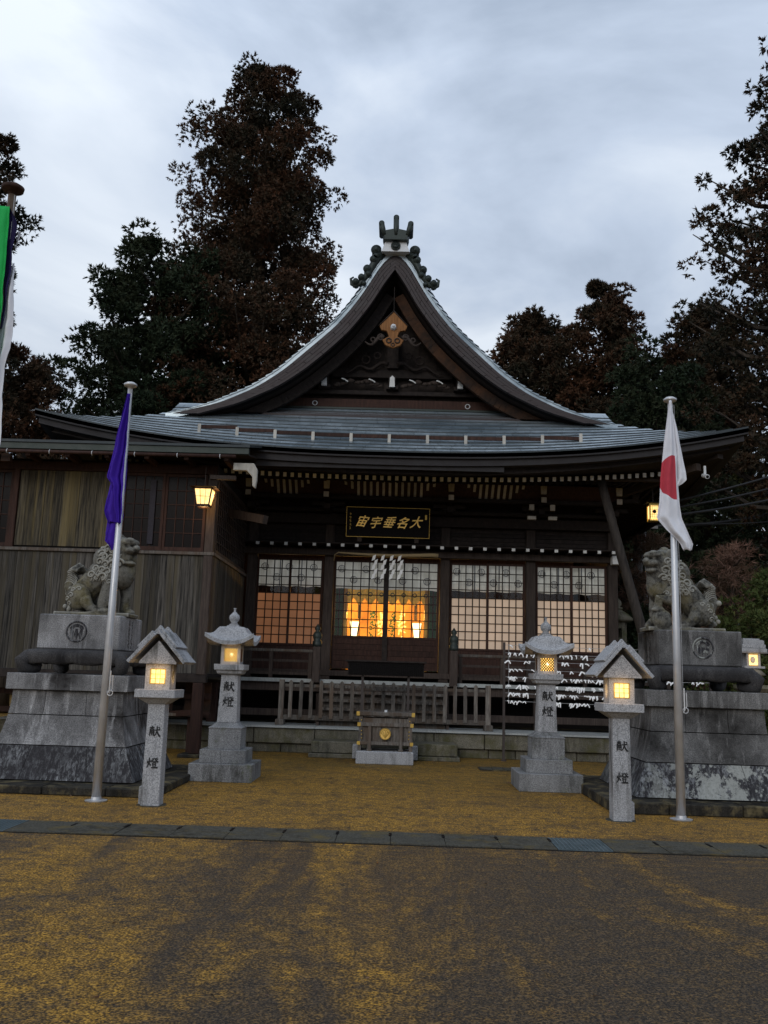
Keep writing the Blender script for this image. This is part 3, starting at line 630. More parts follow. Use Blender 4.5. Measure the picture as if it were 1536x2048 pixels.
# ---- walls, posts, beams
XL, XR = AX - 4.95, AX + 4.92
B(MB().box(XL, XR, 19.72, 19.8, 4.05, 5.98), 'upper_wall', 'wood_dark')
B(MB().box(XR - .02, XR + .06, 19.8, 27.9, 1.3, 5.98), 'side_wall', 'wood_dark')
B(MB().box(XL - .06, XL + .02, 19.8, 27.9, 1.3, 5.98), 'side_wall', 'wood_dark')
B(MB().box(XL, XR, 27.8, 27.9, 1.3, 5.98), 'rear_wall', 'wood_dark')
B(MB().box(XL, XR, 19.75, 27.9, 5.2, 5.26), 'ceiling', 'void')
for xp in (-4.95, -3.2 - AX - .24 + AX, -1.51, 1.03, 2.9, 4.68):
    if xp == -4.95: xp = AX + xp + .1
    elif abs(xp + 3.2) < .3: xp = -3.2
    B(MB().box(xp - .105, xp + .105, 19.62, 19.83, 1.36, 5.2), 'post', 'wood_post', bevel=.015)
B(MB().box(XL, XR + .15, 19.50, 19.615, 4.03, 4.17), 'lintel', 'wood_post', bevel=.008)
B(MB().box(XL, XR + .1, 19.15, 19.7, 4.235, 4.262), 'pent_board', 'wood_dark')
B(MB().box(XL, XR, 19.5, 19.615, 4.72, 4.94), 'head_beam', 'wood_dark', bevel=.01)
B(MB().box(XL, XR, 19.42, 19.6, 4.98, 5.06), 'wall_plate', 'wood_dark', bevel=.01)
B(MB().box(XL, XR, 18.84, 18.98, 5.16, 5.24), 'bracket_beam', 'wood_dark', bevel=.01)
x = -3.02
while x < 4.7:
    r_ = B(MB().box(x - .035, x + .035, 19.12, 19.6, 4.172, 4.232), 'small_rafter', 'wood_dark')
    MB().box(x - .036, x + .036, 19.112, 19.12, 4.171, 4.233).build('rafter_end', 'wood_white', r_); x += .304
B(MB().box(4.60, 4.76, 19.3, 19.5, 3.98, 4.16), 'beam_end', 'wood_white')
# brackets under the eave
for xp in (-3.2, -1.55, 1.08, 3.02, 4.6):
    br = B(MB().cbox(xp, 19.5, .3, .3, 5.06, 5.14).cbox(xp, 19.5, .2, .2, 5.0, 5.06), 'bracket', 'wood_dark')
    MB().box(xp - .06, xp + .06, 18.62, 19.6, 5.145, 5.26).box(xp - .06, xp + .06, 18.9, 19.6, 4.95, 5.06).build('bracket_arm', 'wood_dark', br)
    MB().box(xp - .5, xp + .5, 18.92, 19.04, 5.25, 5.33).box(xp - .35, xp + .35, 19.3, 19.42, 5.1, 5.18).build('cross_arm', 'wood_dark', br)
    for dx in (-.42, 0, .42): MB().frus(xp + dx, 18.98, 5.33, 5.43, .12, .12, .17, .17).build('bearing_block', 'wood_dark', br)
    MB().prism([(xp - .055, 5.33), (xp + .055, 5.33), (xp + .065, 5.50), (xp - .065, 5.50)], 18.60, 18.66).build('arm_tip', 'wood_rib', br)
    MB().box(xp - .055, xp + .055, 18.60, 18.619, 5.15, 5.26).build('arm_tip', 'wood_rib', br)
for xp in (2.78, 3.22):   # extra corner bracket tips
    B(MB().box(xp - .09, xp + .09, 18.7, 18.78, 4.80, 4.87), 'bracket_tip', 'wood_rib'); B(MB().box(xp - .05, xp + .05, 18.7, 18.76, 5.0, 5.12), 'bracket_tip', 'wood_rib')
# pale curved ribs
def ribs(x0, x1):
    n = int((x1 - x0) / .125)
    for i in range(n + 1):
        xx = x0 + (x1 - x0) * i / n; e_ = min(i, n - i); zt = 5.50 if e_ > 1 else 5.50; zb = 5.25 + (0.0 if e_ > 1 else (.06 if e_ == 1 else .12))
        B(MB().hexa([(xx - .027, 18.9, zb), (xx + .027, 18.9, zb), (xx + .027, 18.93, zb + .02), (xx - .027, 18.93, zb + .02), (xx - .027, 18.62, zt), (xx + .027, 18.62, zt), (xx + .027, 18.66, zt), (xx - .027, 18.66, zt)]), 'rib', 'wood_rib')
ribs(-2.85, -1.95); ribs(-1.15, .72); ribs(1.45, 2.6)
B(MB().hexa([(XL, 18.93, 5.24), (XR, 18.93, 5.24), (XR, 18.97, 5.24), (XL, 18.97, 5.24), (XL, 18.67, 5.52), (XR, 18.67, 5.52), (XR, 18.70, 5.52), (XL, 18.70, 5.52)]), 'rib_backing', 'wood_red')
# copper rain board hanging below the eave on the left half
B(MB().box(-2.75, 1.95, 16.62, 16.66, 5.32, 5.43), 'rain_board', 'fascia')
# side door under beams: carved wall rows
for i in range(5): B(MB().box(XL + .05, XR - .05, 19.70 - .012 * (i % 2), 19.72, 4.27 + i * .09, 4.35 + i * .09), 'wall_board', 'wood_dark')

# ---- doors
def door_pair(x0, x1, z0, z1, cols, rows, paper_rows, mat, board=0.0):
    """two sliding lattice doors; the lowest paper_rows rows hold paper, the rest glass"""
    xm = (x0 + x1) / 2
    for k, (a, b) in enumerate(((x0, xm + .03), (xm - .02, x1))):
        yy = 19.70 if k else 19.74; st = .05
        fr = MB().box(a, a + st, yy, yy + .04, z0, z1).box(b - st, b, yy, yy + .04, z0, z1).box(a + st, b - st, yy + .002, yy + .038, z1 - .05, z1).box(a + st, b - st, yy + .002, yy + .038, z0, z0 + .05)
        zb = z0 + .05
        if board: fr.box(a + st, b - st, yy + .002, yy + .038, z0 + board, z0 + board + .05)
        dn = B(fr, 'lattice_door', 'wood_red')
        if board:
            nb = 5; MB().box(a + st - .01, b - st + .01, yy + .031, yy + .036, z0, z0 + board + .04).build('light_stop_board', 'wood_dark', dn)  # added unseen board, blocks lamp light leaking between the door boards
            for j in range(nb):
                za = z0 + .05 + j * (board - .05) / nb; MB().box(a + st, b - st, yy + .01 - .004 * (j % 2), yy + .03, za, za + (board - .05) / nb - .006).build('board', 'wood_red', dn)
            zb = z0 + board + .05
        W_ = (b - a - 2 * st) / cols; Hh = (z1 - .05 - zb) / rows; lat = MB()
        for j in range(1, cols): lat.box(a + st + j * W_ - .011, a + st + j * W_ + .011, yy + .004, yy + .022, zb, z1 - .05)
        for j in range(1, rows): lat.box(a + st, b - st, yy + .006, yy + .020, zb + j * Hh - .010, zb + j * Hh + .010)
        lat.build('lattice', 'wood_dark', dn)
        pm = MB().box(-W_ / 2 + .001, W_ / 2 - .001, 0, .004, -Hh / 2 + .001, Hh / 2 - .001)
        pg = pm.mesh('pane', 'glass'); pp = pm.mesh('paper_pane', mat)
        for i in range(cols):
            for j in range(rows):
                inst('pane', pp if j < paper_rows else pg, dn, (a + st + (i + .5) * W_, yy + .026, zb + (j + .5) * Hh))
BAT = B(MB().box(-.30, -.19, 19.66, 19.70, 1.62, 3.94), 'meeting_post', 'wood_dark')
door_pair(-3.10, -1.63, 2.06, 3.97, 4, 10, 6, 'paper_warm')
door_pair(-1.40, .915, 1.60, 3.97, 6, 9, 0, 'paper_warm', .66)
door_pair(1.145, 2.785, 2.06, 3.97, 5, 10, 6, 'paper_pale')
door_pair(3.015, 4.565, 2.06, 3.97, 5, 10, 6, 'paper_pale')
for a, b in ((-3.1, -1.63), (1.145, 2.785), (3.015, 4.565)):
    for j in range(3): B(MB().box(a, b, 19.68 - .008 * (j % 2), 19.72, 1.56 + j * .165, 1.56 + j * .165 + .158), 'wainscot_board', 'wood_red')
B(MB().box(XL, XR, 19.6, 19.9, 1.44, 1.56), 'sill', 'wood_post', bevel=.01)
# veranda
for i in range(34):
    xa = XL - .6 + i * .335; B(MB().box(xa, xa + .331, 18.55, 19.62, 1.32, 1.36), 'veranda_board', 'wood_grey')
B(MB().box(XL - .6, XR + .9, 18.5, 18.548, 1.30, 1.372), 'veranda_edge', 'ledge', label='pale weathered veranda edge board')
B(MB().box(XL - .6, XR + .85, 18.6, 18.75, 1.12, 1.30), 'veranda_beam', 'wood_post', bevel=.01)
B(MB().box(XL - .6, XR + .85, 18.62, 18.72, .62, .76), 'tie_beam', 'wood_post', bevel=.01)
for xp in (-4.9, -3.2, -1.51, 1.03, 2.9, 4.68, 5.4): B(MB().box(xp - .08, xp + .08, 18.68, 18.82, .47, 1.3), 'veranda_post', 'wood_post')
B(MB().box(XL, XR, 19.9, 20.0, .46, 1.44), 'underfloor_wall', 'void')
B(MB().box(XL, XR, 19.9, 27.8, 1.5, 1.56), 'floor', 'wood_dark')
# stairs
for k in range(5): B(MB().box(-1.45, 1.0, 17.95 + k * .14, 18.12 + k * .14, .62 + k * .16, .67 + k * .16).box(-1.45, 1.0, 18.06 + k * .14, 18.09 + k * .14, .49 + k * .16, .62 + k * .16), 'stair_tread', 'wood_grey')
for xx in (-1.5, 1.02): B(MB().prism([(17.9, .48), (18.05, .48), (18.7, 1.3), (18.55, 1.36)], xx, xx + .05, 'x'), 'stair_string', 'wood_post')
# newel posts
for xx in (-1.59, 1.17):
    nw = B(MB().cbox(xx, 18.42, .16, .16, 1.30, 2.02), 'newel_post', 'wood_post', bevel=.012)
    MB().lathe([(.09, 2.02), (.095, 2.05), (.095, 2.12), (.07, 2.14), (.09, 2.2), (.092, 2.26), (.06, 2.31), (.035, 2.33), (.065, 2.37), (.05, 2.41), (.0, 2.48)], xx, 18.42, 14).build('onion_finial', 'copper_dark', nw, smooth=True)
# railings on the veranda
def railing(x0, x1):
    rl = B(MB().box(x0, x1, 18.66, 18.73, 1.90, 1.96), 'railing', 'wood_grey', bevel=.01)
    MB().box(x0, x1, 18.67, 18.72, 1.70, 1.75).box(x0, x1, 18.66, 18.74, 1.44, 1.50).build('rail', 'wood_post', rl)
    n = max(2, int((x1 - x0) / .75))
    for i in range(n + 1):
        xx = lerp(x0 + .06, x1 - .06, i / n); MB().box(xx - .035, xx + .035, 18.64, 18.76, 1.372, 1.90).build('baluster', 'wood_post', rl)
railing(-3.4, -1.68); railing(1.27, 5.6)
# stone plinth: two courses of blocks
pl = B(MB().box(-7.5, 5.9, 17.75, 28.5, 0, .455), 'plinth', 'granite_mossy')
x = -7.5; rr = random.Random(5)
while x < 5.9:
    w = rr.uniform(.85, 1.5); w = min(w, 5.9 - x)
    MB().box(x + .006, x + w - .006, 17.5 + rr.uniform(0, .02), 17.75, .17, .452 + rr.uniform(-.005, .003)).build('stone', 'granite_mossy', pl, bevel=.012); x += w
x = -7.3
while x < 5.9:
    w = min(rr.uniform(.5, .9), 5.9 - x); MB().box(x + .006, x + w - .006, 17.56 + rr.uniform(0, .02), 17.75, 0, .164).build('stone', 'granite_mossy', pl, bevel=.01); x += w
x = -7.5
while x < 5.9:
    w = min(1.2, 5.9 - x); MB().box(x + .003, x + w - .003, 17.46, 18.6, .457, .49).build('paving_slab', 'ledge', pl); x += w
B(MB().box(-7.5, 5.9, 18.6, 19.9, .457, .48), 'under_veranda_floor', 'paving')

# ---- sanctuary interior seen through the centre doors
IN = thing('sanctuary_interior', 'warm lit sanctuary alcove glowing behind the centre lattice doors', 'altar room', (AX, 24, 1.56))
def Bi(mb, name, mat, **k): return mb.build(name, mat, IN, world=True, **k)
ZI = 2.3
Bi(MB().box(-1.42, .86, 24.5, 24.56, 1.57, 3.95), 'back_wall', 'gold_wall')
Bi(MB().box(-1.42, -1.385, 22.6, 24.55, 1.57, 3.95), 'side_panel', 'gold_wall'); Bi(MB().box(.825, .86, 22.6, 24.55, 1.57, 3.95), 'side_panel', 'gold_wall')
Bi(MB().box(-1.42, .92, 22.6, 24.5, 1.565, 1.6), 'dais', 'wood_red')
for s0, s1 in ((-4.9, -1.22), (.68, 4.4)): Bi(MB().box(s0, s1, 22.55, 22.62, 1.57, 5.2), 'partition', 'wood_red')
Bi(MB().box(-1.43, .93, 22.5, 22.62, 3.96, 5.2), 'partition', 'wood_red')
for s_ in (-1, 1):
    for k, mt in enumerate(('brass', 'green_blind', 'green_blind', 'brass')):
        cx = -.27 + s_ * (1.0 + .11 * k); Bi(MB().box(cx - .04, cx + .04, 22.40 - .01 * (k % 2), 22.43, 1.6, 3.6), 'hanging_blind', mt)
m_ = MB()
for i in range(8):
    xa = -1.35 + i * .275; m_.grid(lambda u, v: (xa + .272 * u, 22.44 + .02 * math.sin(u * 6.28), 3.98 - v * (.62 + .16 * math.sin(math.pi * u))), 8, 3, (0, .01, 0))
Bi(m_, 'valance', 'brocade')
for i in range(8):
    xa = -1.35 + i * .275 + .136
    for z in (3.45, 3.68, 3.85): Bi(MB().torus((xa + (.07 if z == 3.68 else 0), 22.40, z), .045, .012, n=12, m=5), 'valance_crest', 'green_blind')
# altar table, vases, paper streamers, offerings
Bi(MB().box(-.75, .25, 23.4, 23.9, 2.0, 2.06).box(-.72, -.66, 23.45, 23.8, 1.6, 2.0).box(.16, .22, 23.45, 23.8, 1.6, 2.0).box(-.75, .25, 23.4, 23.44, 1.9, 2.0), 'altar_table', 'wood_red')
for k, xx in enumerate((-.62, -.4, -.1, .12)):
    Bi(MB().lathe([(.05, 2.06), (.07, 2.12), (.03, 2.2), (.04, 2.3)], xx, 23.55, 10), 'vase', 'white_cloth', smooth=True)
    m_ = MB(); rr = random.Random(k)
    for j in range(34):
        p = Vector((xx + rr.gauss(0, .045), 23.5 + rr.gauss(0, .03), 2.36 + rr.random() * .75)); a = rr.uniform(0, 3.1); d = Vector((math.cos(a), 0, math.sin(a))) * .05; e_ = Vector((-math.sin(a), .2, math.cos(a))) * .02
        m_.add([p - d, p - e_, p + d, p + e_], [(0, 1, 2, 3)])
    Bi(m_, 'paper_offering' if k % 2 else 'evergreen_sprig', 'paper' if k % 2 else 'green_blind')
Bi(MB().box(-1.0, -.92, 23.3, 23.35, 2.9, 3.3).box(.45, .53, 23.3, 23.35, 2.9, 3.3), 'hanging_ornament', 'black')
def indoor_lamp(x, label):
    t = thing('standing_lamp', label, 'lamp', (x, 22.3, 1.6), group='standing lamps in the sanctuary'); t.location.z = 1.78
    MB().frus(0, 0, .62, .98, .13, .13, .24, .24).build('lamp_shade', 'lamp_hot', t)
    m_ = MB()
    for sx in (-1, 1):
        for sy in (-1, 1): m_.beam((sx * .066, sy * .066, .6), (sx * .124, sy * .124, 1.0), .012, .012)
    m_.build('shade_frame', 'black', t); MB().box(-.012, .012, -.012, .012, 0.02, .6).cbox(0, 0, .2, .2, 0, .03).build('stem', 'black', t)
    L = bpy.data.lights.new('lamp_light', 'POINT'); L.energy = 120; L.color = (1, .50, .10); L.shadow_soft_size = .1
    o = bpy.data.objects.new('lamp_light', L); COL.objects.link(o); o.parent = t; o.location = (0, .5, 1.2)
indoor_lamp(-1.03, 'glowing paper standing lamp left of the altar behind the lattice doors'); indoor_lamp(.50, 'glowing paper standing lamp right of the altar behind the lattice doors')
def bulb(x, y, z, e_, lab):
    o = MB().ball((0, 0, 0), .035, 8, 6).build('ceiling_bulb', 'lamp_hot', smooth=True); o.location = (x, y, z); tag(o, lab, 'light bulb')
    L = bpy.data.lights.new('bulb_light', 'POINT'); L.energy = e_; L.color = (1, .62, .3); L.shadow_soft_size = .05
    p = bpy.data.objects.new('bulb_light', L); COL.objects.link(p); p.parent = o; p.location = (0, -.06, -.06)
bulb(2.25, 20.6, 3.16, 5, 'bright bare bulb inside the hall seen through the door right of the centre')
bulb(3.9, 21.2, 3.6, 8, 'warm bulb inside the hall behind the rightmost lattice doors')
bulb(-2.6, 20.8, 3.8, 4, 'small orange bulb inside the hall behind the left lattice doors')

# ---- curtains behind the glass
def crest(m_, x, y, z, r):
    m_.torus((x, y, z), r, r * .12, n=14, m=4)
    for k in range(3): m_.box(x - r * .5 + k * r * .42, x - r * .5 + k * r * .42 + r * .16, y - .002, y + .003, z - r * .75, z + r * (.55 if k != 1 else .85))
def curtain(x0, x1, z0, z1, lab, big=False):
    t = thing('curtain', lab, 'curtain', ((x0 + x1) / 2, 19.88, z0), group='white crest curtains behind the lattice doors')
    n = 5; w = (x1 - x0)
    MB().grid(lambda u, v: (-w / 2 + w * u, .012 * math.sin(u * w * 14) + .008 * math.sin(u * w * 31), (z1 - z0) * (1 - v) + .012 * math.sin(u * 23) * v), int(w * 30), 3, (0, .004, 0)).build('cloth', 'curtain', t, smooth=True)
    m_ = MB(); k = 0; x = -w / 2 + .14
    while x < w / 2 - .08:
        crest(m_, x, -.035, (z1 - z0) * (.33 if k % 2 else .72), .075); x += .27; k += 1
    m_.build('crest_print', 'curtain_print', t)
    m_ = MB()
    for q in range(1, 3): m_.box(-w / 2 + w * q / 3 - .012, -w / 2 + w * q / 3 + .012, -.026, -.024, 0.01, z1 - z0)
    m_.build('hem_stripe', 'curtain_print', t)
curtain(-3.08, -1.65, 3.36, 3.95, 'white crest curtain at the top of the left lattice doors')
curtain(-1.38, .90, 3.34, 3.95, 'widest white curtain behind the zigzag paper streamers over the centre doors')
curtain(1.16, 2.77, 3.36, 3.95, 'white crest curtain behind the doors right of the centre')
curtain(3.03, 4.55, 3.36, 3.95, 'white crest curtain behind the rightmost lattice doors')

# ---- plaque
pq = thing('plaque', 'black plaque with gold calligraphy hanging above the centre doors', 'plaque', (AX, 19.05, 4.38))
pq.rotation_euler.x = R(6)
MB().box(-.87, .87, 0, .05, .0, .64).build('board', 'black', pq)
MB().box(-.89, .89, -.012, .0, .0, .008).box(-.89, .89, -.012, .0, .632, .64).box(-.89, -.882, -.012, 0, .008, .632).box(.882, .89, -.012, 0, .008, .632).build('frame', 'brass', pq)
for k, ch in enumerate('宙宇垂名大'):
    me = textmesh(ch, .25, .006, .003, .42); me.materials.clear(); me.materials.append(MT['gold'])
    inst('character', me, pq, (-.58 + k * .29, -.01, .31 + (.01, -.015, .0, -.005, .01)[k]), (R(90), R((4, -3, 2, 5, -2)[k]), 0), (1, 1.05, 1))
rr = random.Random(21)
for k in range(5):   # tiny cursive signature, too small to read in the photograph
    m_ = MB()
    for q in range(5):
        a = rr.choice((0, .4, 1.3, 1.6, 2.2)); cx_, cz_ = -.80 + rr.uniform(-.012, .012), .49 - k * .075 + rr.uniform(-.02, .02); dx, dz = math.cos(a) * .014, math.sin(a) * .014
        m_.beam((cx_ - dx, -.004, cz_ - dz), (cx_ + dx, -.004, cz_ + dz), .005, .006, (0, 1, 0))
    m_.build('small_character', 'brass', pq)
MB().box(.79, .83, -.008, 0, .40, .50).build('seal', 'brass', pq)
for sx in (-.6, .62): MB().box(sx - .05, sx + .05, .0, .12, -.1, 0).build('support', 'wood_post', pq)

# ---- sacred rope and streamers
rp = thing('sacred_rope', 'straw rope with four white zigzag paper streamers over the centre doors', 'rope', (AX, 19.3, 4.0))
pts = [(-1.15, .1, -.1), (-1.13, .06, 0.02), (-1.05, .02, .07)] + [(-1.0 + k * .14, 0, .06 - .03 * math.sin(k / 14 * math.pi)) for k in range(15)] + [(1.1, 0, .05)]
MB().tube(pts, [.014] * 3 + [.02 + .0018 * k for k in range(15)] + [.05], 7).build('rope', 'rope', rp, smooth=True)
for xx in (-.27, -.08, .11, .28):
    m_ = MB(); x = xx
    for k in range(5):
        z0_ = .03 - k * .10; w_ = .034; xo = x + (.030 if k % 2 else -.012); y_ = -.03 - .005 * k
        m_.hexa([(xo - w_ - .012, y_, z0_ - .13), (xo + w_ - .012, y_, z0_ - .10), (xo + w_ - .012, y_ + .003, z0_ - .10), (xo - w_ - .012, y_ + .003, z0_ - .13),
                 (xo - w_ + .012, y_ - .004, z0_ - .02), (xo + w_ + .012, y_ - .004, z0_ + .01), (xo + w_ + .012, y_, z0_ + .01), (xo - w_ + .012, y_, z0_ - .02)])
    m_.build('paper_streamer', 'paper', rp)

# ---- slanting support pole at the right corner
tag(MB().tube([(3.98, 17.6, 5.45), (4.35, 17.62, 4.0), (4.78, 17.65, 2.4), (5.25, 17.7, .5)], [.085, .09, .1, .115], 12).build('leaning_post', 'wood_prop', smooth=True), 'dark round timber prop leaning from the right eave to the plinth', 'post')

# ---- offering box
ob = thing('offering_box', 'timber offering box with round gold crest on a granite base', 'offering box', (-.14, 16.15, 0))
MB().box(-.49, .49, -.35, .35, 0, .21).build('base_stone', 'granite', ob, bevel=.01)
for sx in (-.52, .52): MB().box(sx - .06, sx + .06, .36, .60, 0.02, .26).build('base_stone', 'granite', ob, bevel=.01)
MB().hexa([(-.40, -.18, .30), (.40, -.18, .30), (.40, .25, .30), (-.40, .25, .30), (-.44, -.2, .76), (.44, -.2, .76), (.44, .25, .76), (-.44, .25, .76)]).build('box', 'wood_grey', ob)
MB().box(-.50, .50, -.27, .27, .80, .865).build('top_rail', 'wood_grey', ob, bevel=.008)
MB().box(-.48, .48, -.24, .25, .62, .68).build('rail', 'wood_grey', ob, bevel=.006)
MB().box(-.48, .48, -.24, .25, .31, .365).build('rail', 'wood_grey', ob, bevel=.006)
for sx in (-.27, .27): MB().box(sx - .028, sx + .028, -.27, -.22, .24, .62).box(sx - .04, sx + .04, -.28, -.2, .21, .245).build('leg', 'wood_grey', ob)
for sx in (-.42, .42): MB().hexa([(sx * 1.05 - .03, -.22, .21), (sx * 1.05 + .03, -.22, .21), (sx * 1.05 + .03, .24, .21), (sx * 1.05 - .03, .24, .21), (sx - .03, -.22, .8), (sx + .03, -.22, .8), (sx + .03, .24, .8), (sx - .03, .24, .8)]).build('end_board', 'wood_grey', ob)
m_ = MB()
for z0, z1, w in ((.80, .865, .502), (.62, .68, .482), (.31, .365, .482)):
    for sx in (-1, 1):
        y_ = -.273 if z0 > .7 else -.243; a, b = sorted((sx * w, sx * (w - .055))); MB().box(a, b, y_, y_ + .02, z0 - .002, z1 + .002).build('brass_corner', 'brass', ob)
m_ = MB()
for z in (.42, .48, .54, .72): 
    for sx in (-.40, .40): m_.ball((sx * (1 + (z - .3) * .1), -.225, z), .012, 6, 4)
m_.build('brass_stud', 'brass', ob)
cr = MB().tube([(0, -.262, .50), (0, -.235, .50)], .098, 24).build('crest', 'gold', ob)
m_ = MB().torus((0, -.263, .50), .09, .008)
for k in range(-2, 3): m_.tube([(0, -.266, .43), (k * .022, -.268, .49), (k * .035, -.266, .55 - abs(k) * .01)], .006, 5)
for k in range(8): a = math.pi * k / 7; m_.ball((.062 * math.cos(a), -.266, .515 + .05 * math.sin(a)), .011, 6, 4)
m_.build('crest_relief', 'brass', cr)
for k in range(9): MB().box(-.46 + k * .112, -.42 + k * .112, -.22, .22, .795, .83).build('slat', 'wood_grey', ob)
MB().tube([(0, -.2, .865), (0, -.2, .90)], .025, 8).build('knob', 'plaster', ob)

# ---- stone steps
s1 = thing('stone_step', 'low mossy granite step in front of the hall plinth behind the offering box', 'step', (-.16, 17.0, 0))
for i, (a, b) in enumerate(((-1.32, -.45), (-.444, .42), (.426, 1.32))): MB().box(a, b, -.25, .48, .08, .285 + .003 * i).build('stone', 'granite_mossy', s1, bevel=.014)
for a, b in ((-1.36, -.5), (-.494, .5), (.506, 1.36)): MB().box(a, b, -.32, .5, 0, .074).build('stone', 'granite_mossy', s1, bevel=.01)

# ---- fence behind the offering box
fe = thing('wooden_fence', 'low weathered picket fence across the foot of the stairs', 'fence', (-.2, 17.9, .49))
MB().box(-2.0, 2.02, .0, .06, .10, .19).build('rail', 'wood_grey', fe, bevel=.006)
MB().box(-2.0, 2.02, .02, .06, .72, .78).build('rail', 'wood_grey', fe, bevel=.006)
for sx in (-2.0, 2.02):
    MB().box(sx - .05, sx + .05, -.03, .08, .0, .86).build('post', 'wood_grey', fe, bevel=.008)
    MB().box(sx - .08, sx + .08, -.16, .2, -.0, .11).build('foot', 'wood_grey', fe, bevel=.008)
pk = MB().prism([(-.035, .14), (.035, .14), (.035, .83), (.0, .86), (-.035, .83)], -.028, -.002).mesh('picket', 'wood_grey')
k = 0; x = -1.82
while x < 1.9:
    inst('picket', pk, fe, (x, random.uniform(-.003, .003), random.uniform(-.008, .008)), (0, R(random.uniform(-.7, .7)), 0)); x += .2
MB().box(-.56, .44, -.06, -.032, .16, .2).box(-.56, .44, -.06, -.032, .70, .74).build('gate_rail', 'wood_grey', fe)

# ---- small woven canopy over the offering box
cn = thing('offering_canopy', 'small dark woven canopy on two posts behind the offering box', 'canopy', (-.17, 16.7, 0))
for j in range(9):
    m_ = MB()
    for k in range(40): 
        xa = -.68 + k * .034; m_.box(xa, xa + .031, -.02 - j * .0 + (.006 if (k + j) % 2 else 0), .03, 1.485 + j * .026, 1.485 + j * .026 + .023)
    m_.build('woven_strip', 'black', cn, kind='stuff')
MB().box(-.74, .74, -.05, .35, 1.725, 1.75).build('top_board', 'wood_dark', cn)
MB().box(-.70, .70, .03, .3, 1.48, 1.72).build('backing', 'wood_dark', cn)
for sx in (-.42, .42): MB().box(sx - .022, sx + .022, .08, .125, 0.285, 1.48).build('post', 'iron', cn)

# ================================================================== LEFT BUILDING
LB = thing('timber_side_building', 'raised weathered plank building beside the shrine hall on stilts', 'building', (-6, 17, 0))
def Bl(mb, name, mat, **k): return mb.build(name, mat, LB, world=True, **k)
XE = -3.32
rr = random.Random(9)
x = -8.6
while x < XE - .16:
    w = rr.uniform(.125, .15); w = min(w, XE - .16 - x + .02); Bl(MB().box(x + .002, x + w - .003, 16.0 + rr.uniform(0, .010), 16.03, 1.42, 3.50), 'plank', 'wood_plank_low'); x += w
Bl(MB().box(-8.6, XE - .02, 16.035, 16.1, 1.42, 5.2), 'wall_core', 'void')
x = -6.92
while x < -5.16:
    w = min(rr.uniform(.14, .175), -5.12 - x); Bl(MB().box(x + .002, x + w - .003, 16.0 + rr.uniform(0, .010), 16.03, 3.60, 4.98), 'plank', 'wood_plank'); x += w
y = 16.1
while y < 19.4:
    w = rr.uniform(.11, .15); Bl(MB().box(XE - .03, XE + rr.uniform(-.006, .004), y + .002, y + w - .003, 1.42, 3.50), 'plank', 'wood_plank_low'); y += w
Bl(MB().box(XE - .08, XE - .032, 16.1, 19.5, 1.42, 5.2), 'wall_core', 'void')
Bl(MB().box(-8.6, XE + .03, 15.955, 16.03, 3.502, 3.56), 'belt_rail', 'wood_grey', bevel=.006)
Bl(MB().box(XE - .0, XE + .035, 16.035, 19.5, 3.502, 3.56), 'belt_rail', 'wood_grey', bevel=.006)
Bl(MB().box(XE - .16, XE, 15.97, 16.12, 1.40, 5.1), 'corner_post', 'wood_post', bevel=.01)
for xp in (-6.98, -5.08): Bl(MB().box(xp - .05, xp + .05, 15.965, 16.03, 3.56, 5.0), 'post', 'wood_red', bevel=.008)
Bl(MB().box(-8.6, XE, 15.96, 16.04, 4.985, 5.15), 'eave_beam', 'wood_red', bevel=.008)
def lwin(x0, x1, z0, z1, nd):
    for k in range(nd):
        a, b = lerp(x0, x1, k / nd), lerp(x0, x1, (k + 1) / nd); yy = 15.99 + .02 * (k % 2)
        fr = Bl(MB().box(a, a + .05, yy, yy + .03, z0, z1).box(b - .05, b, yy, yy + .03, z0, z1).box(a + .05, b - .05, yy, yy + .03, z0, z0 + .07).box(a + .05, b - .05, yy, yy + .03, z1 - .05, z1), 'window', 'wood_red')
        m_ = MB(); W_, H_ = (b - a - .1) / 4, (z1 - z0 - .12) / 5
        for i in range(1, 4): m_.box(a + .05 + i * W_ - .007, a + .05 + i * W_ + .007, yy + .004, yy + .02, z0 + .07, z1 - .05)
        for i in range(1, 5): m_.box(a + .05, b - .05, yy + .005, yy + .018, z0 + .07 + i * H_ - .007, z0 + .07 + i * H_ + .007)
        m_.build('lattice', 'wood_red', fr)
        pm = MB().box(-W_ / 2, W_ / 2, 0, .003, -H_ / 2, H_ / 2).mesh('pane', 'glass_dark')
        for i in range(4):
            for j in range(5): inst('pane', pm, fr, (a + .05 + (i + .5) * W_, yy + .021, z0 + .07 + (j + .5) * H_))
MT['glass_dark'] = plain('dark window glass', (0.006, 0.004, 0.004), 0.25, 0.06, var=0.1)
lwin(-8.4, -7.04, 3.57, 4.98, 2); lwin(-5.02, -3.50, 3.57, 4.98, 2)
Bl(MB().box(-4.52, -4.42, 15.975, 15.989, 3.68, 4.86), 'curtain_gap', 'pole_conc_dark')
fr = Bl(MB().box(XE - .02, XE + .012, 16.2, 19.4, 3.57, 3.63).box(XE - .02, XE + .012, 16.2, 19.4, 4.92, 5.0).box(XE - .02, XE + .012, 16.15, 16.2, 3.57, 5.0), 'window', 'wood_post')
m_ = MB()
for i in range(1, 18): m_.box(XE - .01, XE + .006, 16.2 + i * .18 - .008, 16.2 + i * .18 + .008, 3.63, 4.92)
for i in range(1, 8): m_.box(XE - .01, XE + .004, 16.2, 19.4, 3.63 + i * .165 - .007, 3.63 + i * .165 + .007)
m_.build('lattice', 'wood_post', fr); MB().box(XE - .03, XE - .022, 16.2, 19.4, 3.6, 4.95).build('pane', 'glass_dark', fr)
